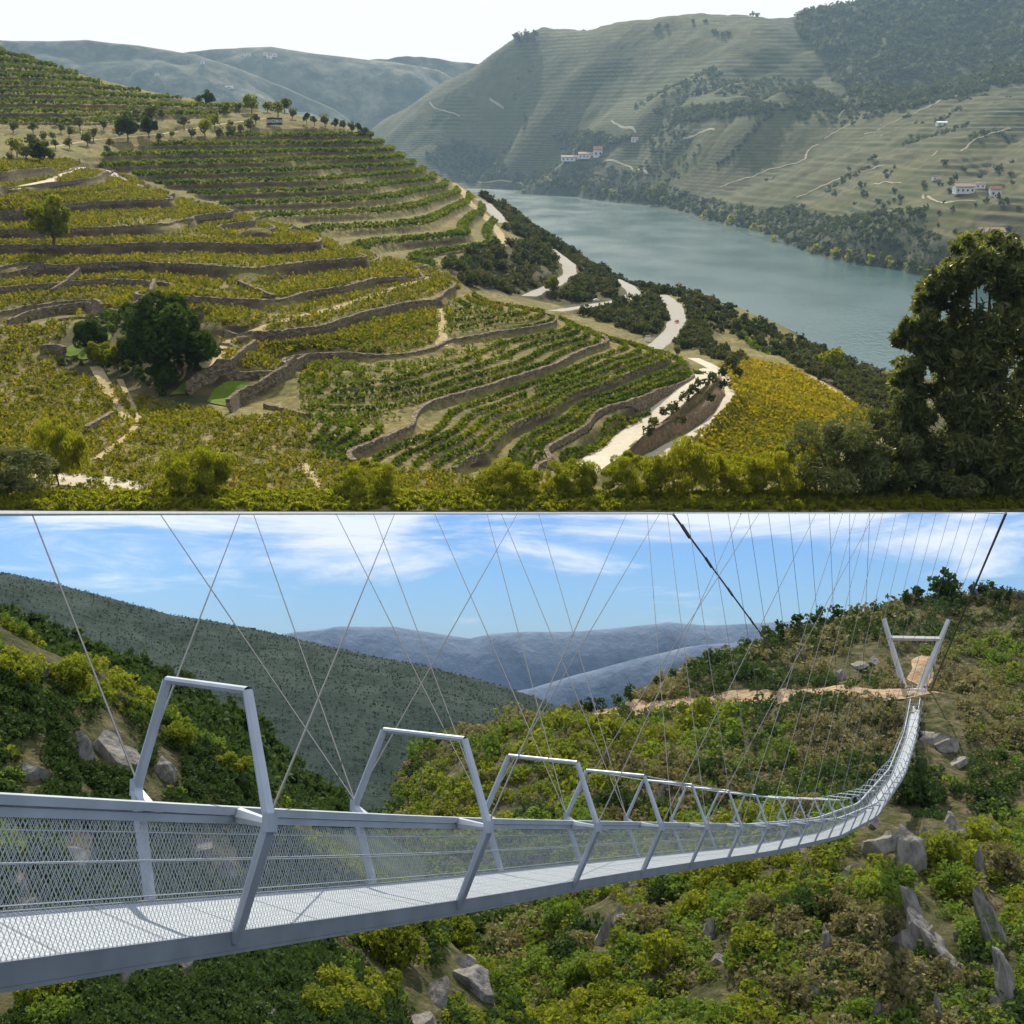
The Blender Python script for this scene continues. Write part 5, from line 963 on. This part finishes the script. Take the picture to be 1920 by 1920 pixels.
def band(per, th):
    q = nd(N, 'ShaderNodeMath', operation='DIVIDE', inp={1: per}); L.new(al.outputs['Fac'], q.inputs[0]); f = nd(N, 'ShaderNodeMath', operation='FRACT', ); L.new(q.outputs[0], f.inputs[0]); g = nd(N, 'ShaderNodeMath', operation='LESS_THAN', inp={1: th}); L.new(f.outputs[0], g.inputs[0]); return g
mj = nd(N, 'ShaderNodeMath', operation='MAXIMUM'); L.new(band(1.05, .035).outputs[0], mj.inputs[0]); mk = nd(N, 'ShaderNodeMath', operation='MULTIPLY', inp={1: .45}); L.new(band(.06, .45).outputs[0], mk.inputs[0]); L.new(mk.outputs[0], mj.inputs[1])
mdk = nd(N, 'ShaderNodeMixRGB', inp={2: (.16, .18, .2, 1)}); L.new(mj.outputs[0], mdk.inputs[0]); L.new(wv_.outputs[0], mdk.inputs[1]); L.new(mdk.outputs[0], b.inputs['Base Color']); b.inputs['Roughness'].default_value = .5; b.inputs['Metallic'].default_value = .2
# wire netting: diamond wires cut out by a pattern laid along the panel
m_net, nt, N, L, b = mat('wire_netting'); b.inputs['Base Color'].default_value = (.4, .43, .46, 1); b.inputs['Roughness'].default_value = .5; b.inputs['Metallic'].default_value = .3
ua, va = nd(N, 'ShaderNodeAttribute', attribute_name='along'), nd(N, 'ShaderNodeAttribute', attribute_name='across')
def lin(a_, b_):
    s1_ = nd(N, 'ShaderNodeMath', operation='MULTIPLY', inp={1: a_}); L.new(ua.outputs['Fac'], s1_.inputs[0]); s2_ = nd(N, 'ShaderNodeMath', operation='MULTIPLY_ADD', inp={1: b_}); L.new(va.outputs['Fac'], s2_.inputs[0]); L.new(s1_.outputs[0], s2_.inputs[2])
    f = nd(N, 'ShaderNodeMath', operation='PINGPONG', inp={1: .5}); L.new(s2_.outputs[0], f.inputs[0]); l_ = nd(N, 'ShaderNodeMath', operation='LESS_THAN', inp={1: .07}); L.new(f.outputs[0], l_.inputs[0]); return l_
A1, A2 = lin(23, 13), lin(23, -13); A3 = nd(N, 'ShaderNodeMath', operation='MAXIMUM'); L.new(A1.outputs[0], A3.inputs[0]); L.new(A2.outputs[0], A3.inputs[1])
tp_ = nd(N, 'ShaderNodeBsdfTransparent'); ms = nd(N, 'ShaderNodeMixShader'); L.new(A3.outputs[0], ms.inputs[0]); L.new(tp_.outputs[0], ms.inputs[1]); L.new(b.outputs[0], ms.inputs[2]); L.new(ms.outputs[0], N['Material Output'].inputs['Surface'])
KD = [4.8, 9, 13.2, 17.8, 22.3] + [22.3 + 4.6 * i for i in range(1, 31)]; KD = [d for d in KD if d < 160]
dX = [3, 9, 13.2, 17.8, 22.3, 26.8, 40, 60, 80, 110, 135, 160]; cX_ = [-3.85, -2.175, -.93, .37, 1.72, 3.13, 7.5, 14.6, 21.9, 32.6, 41.5, 50.2]
dY = [9, 13.2, 17.8, 22.3, 26.8, 40, 60, 80, 110, 135, 160]; pY = [1509, 1532, 1538, 1541, 1543, 1545, 1533, 1505, 1440, 1372, 1296]
zt = [slope_l(960, q)[1] * d for d, q in zip(dY, pY)]
def bx(d): return float(np.interp(d, dX, cX_))
def bz(d):
    if d < 9: return zt[0] + (9 - d) * .15
    return float(np.interp(d, dY, zt))
_g = np.linspace(3, 160, 400); _xs = np.array([bx(d) for d in _g]); _zs = np.array([bz(d) for d in _g])
for _ in range(30): _xs[1:-1] = (_xs[:-2] + _xs[2:] + 2 * _xs[1:-1]) / 4; _zs[1:-1] = (_zs[:-2] + _zs[2:] + 2 * _zs[1:-1]) / 4
yaw_t = ([4.8, 9, 13.2, 17.8, 22.3, 40, 160], [48, 45, 34, 27, 23, 20, 19])
def fr(d):                                                            # centre of the knees, lateral and vertical directions
    c = np.array([np.interp(d, _g, _xs), d, np.interp(d, _g, _zs)]); y = R(float(np.interp(d, *yaw_t))); ro = R(3); l = np.array([math.cos(y) * math.cos(ro), -math.sin(y) * math.cos(ro), -math.sin(ro)])
    v = np.array([math.sin(ro) * math.cos(y), 0, math.cos(ro)]); return c, l, v
def pt(d, l, v): c, a, b_ = fr(d); return c + a * l + b_ * v
KW, TW, BW, TV, BV = .86, .52, .52, .82, -.8
bridge = bpy.data.objects.new('suspension_footbridge', None); S.collection.objects.link(bridge); bridge.location = tuple(pt(9, 0, BV)); tag(bridge, 'long galvanised suspension footbridge hanging across the gorge', 'footbridge')
bo = np.array(bridge.location)
def part(name, parts, m, lab=None):
    V, Fc = join(parts); o = link(name, new_mesh(name, V - bo, Fc, [m] if not isinstance(m, list) else m), bridge); 
    if lab: o['label'] = lab
    return o
ds = np.concatenate([np.linspace(3.2, 40, 60), np.linspace(41, 159.5, 90)])
def sweep(l0, l1, v0, v1): 
    A_ = np.array([[pt(d, l0, v0), pt(d, l1, v0), pt(d, l1, v1), pt(d, l0, v1), pt(d, l0, v0)] for d in ds]); return A_.reshape(-1, 3), grid_faces(len(ds), 5)
V_, F_ = sweep(-BW + .013, BW - .013, BV + .02, BV + .05); al_ = np.repeat(np.r_[0, np.cumsum(np.linalg.norm(np.diff(V_.reshape(-1, 5, 3)[:, 0], axis=0), axis=1))], 5); link('deck', new_mesh('deck', V_ - bo, F_, [m_deck], attrs={'along': ('POINT', al_)}), bridge)
for s_ in (-1, 1):
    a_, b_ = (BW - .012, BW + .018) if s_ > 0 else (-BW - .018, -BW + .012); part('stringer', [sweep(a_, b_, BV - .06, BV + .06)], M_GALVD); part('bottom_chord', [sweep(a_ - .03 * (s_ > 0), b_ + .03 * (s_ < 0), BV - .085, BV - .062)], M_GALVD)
    q = KW - .40 if s_ > 0 else KW - .22; ro_ = .0 if s_ > 0 else -.13; a_, b_ = sorted((s_ * (q - .04), s_ * (q + .04))); part('handrail', [sweep(a_, b_, ro_ + .0, ro_ + .05), sweep(a_ + .015, b_ - .015, ro_ - .06, ro_ - .012)], M_GALV)
    A_ = np.array([[pt(d, s_ * (q - .0), ro_ - .07), pt(d, s_ * (BW + .035), BV + .06)] for d in ds]); ar = np.r_[0, np.cumsum(np.linalg.norm(np.diff(A_[:, 0], axis=0), axis=1))]
    me = new_mesh('netting_panel', A_.reshape(-1, 3) - bo, grid_faces(len(ds), 2), [m_net], attrs={'along': ('POINT', np.repeat(ar, 2)), 'across': ('POINT', np.tile([0, .75], len(ds)))}); link('netting_panel', me, bridge)
    for v_ in (-.28, -.48): part('wire_strand', [tube([pt(d, s_ * (q + (BW + .035 - q) * (-v_ / .8)), v_) for d in ds[:100]], .004, 4)], M_GALV)
    part('top_line', [tube([pt(d, s_ * TW, TV) for d in ds if d > 22.3], .010, 4)], M_GALV)
for i, d in enumerate(KD):
    r_ = .041 if d < 24 else .034; J = [pt(d, -BW - .02, BV), pt(d, -KW, 0), pt(d, -TW, TV), pt(d, TW, TV), pt(d, KW, 0), pt(d, BW + .02, BV)]
    fp = part('portal_frame', [tube([J[0], J[1]], [r_ * 1.05, r_ * 1.15], 8), tube([J[1], J[2]], [r_, r_ * .85], 8), tube([J[2], J[3]], r_ * .7, 8), tube([J[3], J[4]], [r_ * .85, r_], 8), tube([J[4], J[5]], [r_ * 1.15, r_ * 1.05], 8)], M_GALV)
    for s_ in (-1, 1):
        w = pt(d, s_ * KW, 0); u_ = pt(d, s_ * (KW - (.38 if s_ > 0 else .2)), .0 if s_ > 0 else -.12); V, Fc = join([tube([w, u_], [.03, .055], 6), tube([w - [0, 0, .05], w + [0, 0, .07]], .05, 8)]); br = link('bracket', new_mesh('bracket', V - bo, Fc, [M_GALV]), fp)
# main cables run overhead and come down to the far side; the hangers reach up to them
def lp(px, py, d): a, b_ = slope_l(px, py); return np.array([a * d, d, b_ * d])
def seam_d(px): return 15 + max(px, -300) / 1920 * 62
mcl = [lp(px, 963, seam_d(px)) for px in range(-1400, 1241, 60)] + [lp(1262, 964, 58)] + [lp(1262 + (1500 - 1262) * t, 964 + (1288 - 964) * t, 58 + 106 * t) for t in (.25, .5, .75, 1)]
mcr = [lp(px, 961.5, seam_d(px) + 3) for px in range(-1400, 1861, 60)] + [lp(1886, 963, 78)] + [lp(1886 + (1740 - 1886) * t, 963 + (1306 - 963) * t, 78 + 82 * t) for t in (.25, .5, .75, 1)]
ncl = len(range(-1400, 1241, 60)); ncr = len(range(-1400, 1861, 60))
part('main_cable', [tube(mcl[:ncl + 1], .035, 6)], M_LCABLE); part('main_cable', [tube(mcr[:ncr + 1], .035, 6)], M_LCABLE)
cb = [tube(mcl[ncl:], [.06, .065, .075, .085, .09], 6)]; cb2 = [tube(mcr[ncr:], [.085, .085, .09, .09, .1], 6)]
for t in (.1, .28, .45, .62): q = lp(1262 + 238 * t, 964 + 324 * t, 58 + 106 * t); cb.append(tube([q - [.25, .3, -.3], q + [.25, .3, -.3]], .1, 6))
for t in (.42,): q = lp(1886 - 146 * t, 963 + 343 * t, 78 + 82 * t); cb2.append(tube([q - [-.2, 0, .4], q + [-.2, 0, .4]], .3, 6))
part('backstay_cable', cb, M_DCABLE); part('backstay_cable', cb2, M_DCABLE)
HG = [(1, -1, 60), (1, -1, 450), (2, -1, 300), (2, -1, 475), (2, -1, 970), (1, 1, 740), (2, 1, 1175), (3, -1, 630), (3, -1, 700), (3, -1, 1237), (3, 1, 1390), (4, -1, 815), (4, -1, 913), (4, -1, 1423), (4, 1, 1530), (5, -1, 940), (5, -1, 1010), (5, 1, 1640)]
for k in range(6, 18): HG += [(k, -1, 985 + 38 * k), (k, 1, 1430 + 25 * k)]
for k, s_, tx_ in HG:
    if k >= len(KD): continue
    w = pt(KD[k], s_ * KW, .05); rr = .010 if k < 4 else .011 if k < 8 else .011
    part('hanger_cable', [tube([w, lp(tx_, 963, seam_d(tx_) + (0 if s_ < 0 else 3))], rr, 5)], M_CABLE)
# far portal tower
M_CONC = plain('pale_concrete', (.5, .5, .49), .85, 0, .12, .8)
tw = bpy.data.objects.new('bridge_tower', None); S.collection.objects.link(tw); tb = lp(1708, 1300, 161); tw.location = tuple(tb); tag(tw, 'pale V-shaped bridge tower with crossbeam on the far hillside', 'bridge tower')
def tpart(name, parts, m): V, Fc = join(parts); return link(name, new_mesh(name, V - tb, Fc, [m]), tw)
def strut(a, b_, r0, r1, n=4): return tube([lp(*a, 161), lp(*b_, 161)], [r0, r1], n)
tpart('leg', [strut((1697, 1296), (1657, 1160), .42, .3)], M_CONC); tpart('leg', [strut((1722, 1296), (1779, 1162), .42, .3)], M_CONC); tpart('crossbeam', [strut((1664, 1196), (1766, 1198), .3, .3)], M_CONC)
for i in range(5):
    t = i / 5; tpart('lattice_brace', [strut((1722 + 50 * t, 1290 - 118 * t), (1736 + 44 * t, 1268 - 100 * t), .1, .1), strut((1736 + 40 * t, 1296 - 118 * t), (1740 + 40 * t, 1262 - 100 * t), .1, .1)], M_CONC)
tpart('base', [box(tuple(tb + [0, 0, -.6]), (3.4, 2.2, 2.4))], M_CONC)

# ------------------------------------------------------------------ gorge vegetation and rock
lpx_, lpy_ = 0, 0
RKL = [(1735,1700,60,170,-12),(1785,1770,50,140,-16),(1868,1700,46,170,-14),(1890,1810,48,150,-10),(1640,1565,74,70,0),(1705,1590,66,96,4),(1795,1545,56,70,0),(1765,1375,64,44,0),(1130,1730,50,90,6),(1720,1680,40,110,-12),(1745,1720,34,120,-15),(1760,1770,30,90,-18),(1695,1740,50,60,0),(1690,1800,40,60,5),(1850,1680,26,100,-15),(1865,1740,28,110,-15),(1885,1790,26,80,-12),(1845,1620,24,80,-10),(1670,1560,50,50,0),(1705,1590,40,70,8),(1640,1530,40,40,0),(1590,1630,26,40,0),(1605,1635,18,36,0),(1330,1740,30,46,0),(1350,1790,34,40,0),(1380,1760,24,40,5),(1740,1560,30,50,0),(1780,1530,26,40,0),(1490,1640,20,34,0),(1425,1620,22,30,0),(1530,1850,24,50,0),(1650,1880,30,70,-5),(1760,1880,36,90,-8),(1870,1880,30,60,0),(1160,1710,24,60,6),(1170,1640,20,50,0),(1190,1660,18,40,0),(1105,1720,26,70,5),(1150,1760,24,60,0),(1230,1700,20,40,0),(1740,1370,34,30,0),(1770,1395,44,24,0),(1800,1420,40,30,0),(1610,1240,34,24,0),(1640,1235,30,20,0),(1575,1260,26,30,0),(1560,1690,22,30,0),(1240,1480,18,30,0),(1420,1480,20,20,0),(1500,1590,24,24,0),(1820,1560,24,30,0),(1870,1560,22,60,-15),(1800,1740,24,50,-10),(1550,1760,22,50,0)]
M_GB = leaf_mat('bright_scrub_leaves', [(.06, .105, .018), (.125, .19, .034), (.21, .275, .058)], .4, var=.4)
M_GD = leaf_mat('dark_scrub_leaves', [(.022, .04, .013), (.045, .08, .024), (.085, .125, .04)], .3, var=.4)
M_GDRY = leaf_mat('dry_scrub_leaves', [(.09, .085, .04), (.16, .145, .07), (.27, .24, .14)], .3, var=.4)
M_GY = leaf_mat('yellow_scrub_leaves', [(.09, .12, .015), (.17, .20, .025), (.27, .28, .035)], .45, var=.4)
GP = [crown(9, 95, .47, .28, .3, .19, .13, 1.6, .3, 600 + s, 0) for s in range(5)]
GN_ = {'bright': M_GB, 'dark': M_GD, 'dry': M_GDRY, 'yellow': M_GY}
gm = {k: [bush_mesh('gorge_shrub', 800, .075, m, 620 + i * 5 + s, .46, .3, .34, 12, .17) for s in range(3)] for i, (k, m) in enumerate(GN_.items())}
def ground_pts(h, n, d0, d1, x0, x1, y0=965, y1=1990):
    d = np.exp(pr.uniform(math.log(d0), math.log(d1), n)); u = (pr.uniform(x0, x1, n) - 960) / F; x = u * d; z = h(x, d); px, py = proj_l(x, d, z); k = (py > y0) & (py < y1); return np.c_[x, d, z][k], px[k], py[k]
TRACK = [(1100,1340),(1150,1333),(1200,1326),(1300,1318),(1400,1309),(1500,1301),(1600,1299),(1700,1301),(1820,1308)]
def off_track(px, py): return np.abs(py - np.interp(px, [p[0] for p in TRACK], [p[1] for p in TRACK])) > 8 - (px < 1090) * 30 - (px > 1830) * 30
rk = RKL; P, px, py = ground_pts(hL1, 17000, 58, 205, 560, 1990); rd_ = np.min([np.hypot(px - a_[0], (py - a_[1] - a_[3] * .12) * .6) / (a_[2] * .62 + 4) for a_ in rk], axis=0); P, px, py = P[rd_ > 1], px[rd_ > 1], py[rd_ > 1]; k = off_track(px, py) & ~((np.hypot(px - 1715, (py - 1265) * 1.3) < 45)) & (fbm(P[:, 0], P[:, 1], 7, 3) > .26); P, px, py = P[k], px[k], py[k]
f1 = fbm(P[:, 0] + 50, P[:, 1], 22, 3) + pr.normal(size=len(P)) * .09 + np.where(px > 1500, -.06, 0.02) - .10 * (py < 1330) - .05 * (py < 1480); f2 = fbm(P[:, 0], P[:, 1] + 77, 16, 3) + pr.normal(size=len(P)) * .08
cls = np.where(f1 > .59, 3, np.where(f1 > .44, 0, np.where(f2 > .60, 2, 1))); cls = np.where(pr.random(len(P)) < .10, 2, cls); sz = pr.uniform(.7, 2.1, len(P)) * (.6 + .5 * (P[:, 1] / 120)) * np.where(pr.random(len(P)) < .07, 1.9, 1)
big = np.argsort(-sz / P[:, 1])[:230]; names = ['bright', 'dark', 'dry', 'yellow']
adj = ['bright green', 'dark green', 'dry brown', 'yellow-green']
for i in big:
    o = link('hillside_shrub', gm[names[cls[i]]][i % 3], label='%s shrub on the sunny gorge hillside under the bridge' % adj[cls[i]], cat='shrub', group='%s shrubs on the sunny gorge hillside' % adj[cls[i]]); o.matrix_world = ml(P[i] - [0, 0, .12 * sz[i]], pr.uniform(0, 6), sz[i])
rest = np.setdiff1d(np.arange(len(P)), big)
for c in range(4):
    i = rest[cls[rest] == c]; V, Fc, T_ = merged(GP, P[i] - np.c_[sz[i] * 0, sz[i] * 0, .12 * sz[i]], sz[i], pr, .6); link('hillside_scrub', new_mesh('hillside_scrub', V, Fc, [GN_[names[c]]], attrs={'tint': ('FACE', T_)}), kind='stuff', label='mass of %s scrub over the gorge hillside' % adj[c])
# bare orange earth of the track
M_ORANGE, _ = ground_mat('orange_earth', [(.3, (.27, .18, .10)), (.5, (.40, .28, .17)), (.7, (.54, .43, .30))], .8, bump=.8, mix=.4, c2=(.45, .33, .2))
G = np.array([atL(px, py, hL1, 120, 200) for px, py in TRACK]); ribbon('dirt_track', None, 3.8, M_ORANGE, 'orange earth track across the gorge hillside', .08, G, 1.5, 2, hL1)
G = np.array([atL(px, py, hL1, 120, 200) for px, py in [(1745,1232),(1722,1240),(1735,1262),(1712,1278),(1740,1290)]]); ribbon('dirt_track', None, 2.6, M_ORANGE, 'bare orange earth scar behind the bridge tower', .08, G, 1.2, 2, hL1)
RKL2 = [(200,1370,70,110,5),(235,1400,60,90,0),(155,1390,50,80,8),(120,1250,40,40,0),(80,1245,40,36,0),(310,1440,50,50,0),(60,1430,60,60,0),(280,1500,60,50,0),(420,1620,60,60,0),(150,1600,70,60,0),(380,1580,50,60,0),(900,1830,80,70,-25),(870,1790,60,50,-20),(350,1800,70,60,0),(820,1850,60,70,0),(240,1830,50,80,10),(500,1880,60,70,0),(60,1700,60,50,0),(790,1900,80,60,0),(30,1640,50,60,0)]
# near left slope
P, px, py = ground_pts(hL2, 8000, 27, 66, -160, 1000, 1100, 2000); f1 = fbm(P[:, 0], P[:, 1], 6, 3) + pr.normal(size=len(P)) * .07; rock = fbm(P[:, 0] + 9, P[:, 1] + 40, 4, 2) > .68; rock = rock | (np.min([np.hypot(px - a_[0], (py - a_[1] - a_[3] * .1) * .7) / (a_[2] * .55 + 3) for a_ in RKL2], axis=0) < 1); P, px, py, f1 = P[~rock], px[~rock], py[~rock], f1[~rock]
cy_ = np.interp(px, [10,120,300,430,520,640,740,830,950], [1178,1240,1330,1410,1500,1610,1680,1735,1890]); f1 += np.where(py - cy_ < 45, .12, -.06); cls = np.where(f1 > .62, 3, np.where(f1 > .54, 0, 1)); sz = pr.uniform(.45, 1.25, len(P)); big = np.argsort(-sz / P[:, 1])[:160]  # shade painted by shrub colours: darker down the slope, yellower along the sunlit crest
for i in big:
    o = link('slope_shrub', gm[names[cls[i]]][i % 3], label='%s shrub on the rocky slope left of the bridge' % adj[cls[i]], cat='shrub', group='%s shrubs on the rocky left slope' % adj[cls[i]]); o.matrix_world = ml(P[i] - [0, 0, .12 * sz[i]], pr.uniform(0, 6), sz[i])
rest = np.setdiff1d(np.arange(len(P)), big)
GP2 = [crown(9, 130, .45, .28, .3, .18, .13, 1.6, .2, 640 + s, 0) for s in range(5)]
for c in (0, 1, 3):
    i = rest[cls[rest] == c]
    if len(i): V, Fc, T_ = merged(GP2, P[i] - np.c_[sz[i] * 0, sz[i] * 0, .12 * sz[i]], sz[i], pr, .6); link('slope_scrub', new_mesh('slope_scrub', V, Fc, [GN_[names[c]]], attrs={'tint': ('FACE', T_)}), kind='stuff', label='mass of %s scrub over the rocky left slope' % adj[c])
BIGB = [bush_mesh('big_shrub', 5200, .05, M_GY, 660 + s, .45, .38, .42, 34, .15, 1.6, .3) for s in range(2)]
for i, (qx, qy, w, lab) in enumerate([(640,1905,150,'large yellow-green bush under the bridge, bottom centre-left'),(735,1800,130,'yellow-green bush just under the bridge deck'),(700,1880,120,'yellow-green bush right of the large one under the bridge'),(590,1930,110,'yellow-green bush cut by the bottom edge'),(845,1760,90,'bright bush on the rim of the rocky slope'),(90,1900,120,'dull green bush in the bottom left corner'),(25,1275,110,'yellow-green bush on the crest at the left edge'),(130,1290,90,'yellow-green bush second along the left crest'),(440,1450,70,'yellow bush on the crest behind the near frame'),(330,1400,70,'yellow-green bush at mid crest')]):
    p = atL(qx, qy, hL2, 27, 66); s = w * p[1] / F; o = link('big_shrub', BIGB[i % 2], label=lab, cat='bush'); o.matrix_world = ml(p - [0, 0, .2 * s], i, s)
# rocks
M_ROCK, _ = ground_mat('grey_rock', [(.3, (.09, .085, .078)), (.48, (.22, .207, .19)), (.7, (.40, .38, .35))], 2.4, bump=1, detail=10, mix=.35, c2=(.11, .10, .05), scale2=1.2, dist=.25)
def rock_mesh(seed):
    r = np.random.default_rng(seed); n, m = 40, 50; th = np.linspace(0, math.pi, n)[:, None]; ph = np.linspace(0, 2 * math.pi, m)[None]; V = np.stack([np.sin(th) * np.cos(ph), np.sin(th) * np.sin(ph), np.cos(th) * np.ones_like(ph)], -1)
    for _ in range(26):
        d = r.normal(size=3); d[2] *= .6; d /= np.linalg.norm(d); c = r.uniform(.35, .75); q = V @ d; V = V - np.maximum(q - c, 0)[..., None] * d
    s = 1 + .32 * (fbm(V[..., 0] * 10 + V[..., 2] * 3 + seed * 31, V[..., 1] * 10 + V[..., 2] * 5, 4, 4) - .5)[..., None]; V = V * s; V[:, -1] = V[:, 0]; V[0] = V[0, 0]; V[-1] = V[-1, 0]
    return new_mesh('rock', V.reshape(-1, 3), grid_faces(n, m), [M_ROCK])
RK = [rock_mesh(s) for s in range(6)]
def rock(px, py, w, h, tilt, h_, lo, hi, i, lab, grp):
    p = atL(px, py + h * .4, h_, lo, hi); k = p[1] / F; o = link('rock', RK[i % 6], label=lab, cat='rock', group=grp); o.matrix_world = Matrix.Translation(Vector(p) - Vector((0, 0, h * k * .12))) @ Matrix.Rotation(R(tilt), 4, 'Y') @ Matrix.Rotation(i * 1.3, 4, 'Z') @ Matrix.Diagonal((w * k * .85, w * k * .75, h * k * .95, 1))
gA_, gB_ = 'grey rock outcrop jutting from the right gorge hillside', 'grey rock outcrops on the right gorge hillside'
rk = RKL
for i, (px, py, w, h, t) in enumerate(rk): rock(px, py, w, h, t, hL1, 58, 205, i, gA_, gB_)
for i, (px, py, w, h, t) in enumerate(RKL2):
    rock(px, py, w, h, t, hL2, 27, 66, i, 'grey-brown rock on the shaded slope left of the bridge', 'grey-brown rocks on the shaded left slope')
# woods on the spur and the mountain
DT = [bush_mesh('spur_tree', 150, .15, M_GD, 680 + s, .26, .42, .5, 10, .15, 1.6, .5) for s in range(4)]
P, px, py = ground_pts(hL3, 4200, 64, 112, -100, 760, 1100, 1560); sz = pr.uniform(.9, 2.1, len(P)); top = np.argsort(py - np.interp(px, [10, 200, 400, 560, 720], [1160, 1228, 1325, 1430, 1560]))[:90]
for i in top: o = link('spur_tree', DT[i % 4], label='dark slender tree on the crest of the wooded spur', cat='tree', group='trees on the crest of the wooded spur'); o.matrix_world = ml(P[i] - [0, 0, .1], pr.uniform(0, 6), sz[i] * 1.2)
rest = np.setdiff1d(np.arange(len(P)), top); V, Fc, T_ = merged([crown(6, 40, .3, .36, .44, .17, .24, 1.5, .4, 690 + s, 0) for s in range(4)], P[rest] - [0, 0, .2], sz[rest], pr, .6); link('spur_wood', new_mesh('spur_wood', V, Fc, [M_GD], attrs={'tint': ('FACE', T_)}), kind='stuff', label='dark woodland covering the spur')
M_GM = leaf_mat('mountain_wood_leaves', [(.03, .05, .046), (.042, .064, .058), (.06, .085, .072)], .25, var=0)
P, px, py = ground_pts(hL4, 24000, 122, 200, -60, 1150, 1060, 1600); sz = pr.uniform(.2, .45, len(P)); tq = fbm(P[:, 0], P[:, 1], 14, 3); V, Fc, T_ = merged([crown(3, 9, .4, .34, .4, .22, .36, 1.5, .5, 700 + s, 0) for s in range(4)], P - [0, 0, .12], sz, pr, .7)
link('mountain_wood', new_mesh('mountain_wood', V, Fc, [M_GM], attrs={'tint': ('FACE', T_)}), kind='stuff', label='dark woodland covering the mountain across the gorge')
cr = [(1090,1312,22),(1110,1308,26),(1130,1304,20),(1155,1300,22),(1180,1295,26),(1230,1280,20),(1260,1270,20),(1300,1255,22),(1330,1245,26),(1345,1240,20),(1400,1215,22),(1440,1200,30),(1460,1194,30),(1478,1186,26),(1500,1178,30),(1520,1170,24),(1540,1162,28),(1565,1155,30),(1580,1150,22),(1610,1142,22),(1640,1138,20),(1700,1124,24),(1720,1120,30),(1760,1118,40),(1775,1116,44),(1790,1118,36),(1845,1120,24),(1870,1124,20),(1895,1124,22)]
for i, (px, py, w) in enumerate(cr):
    p = atL(px, py + 8, hL1, 140, 215); s = w * p[1] / F * 1.5; o = link('crest_pine', DT[i % 4], label='dark pine on the skyline crest of the right gorge hill', cat='tree', group='pines on the skyline of the right gorge hill'); o.matrix_world = ml(p - [0, 0, .1 * s], i, s)
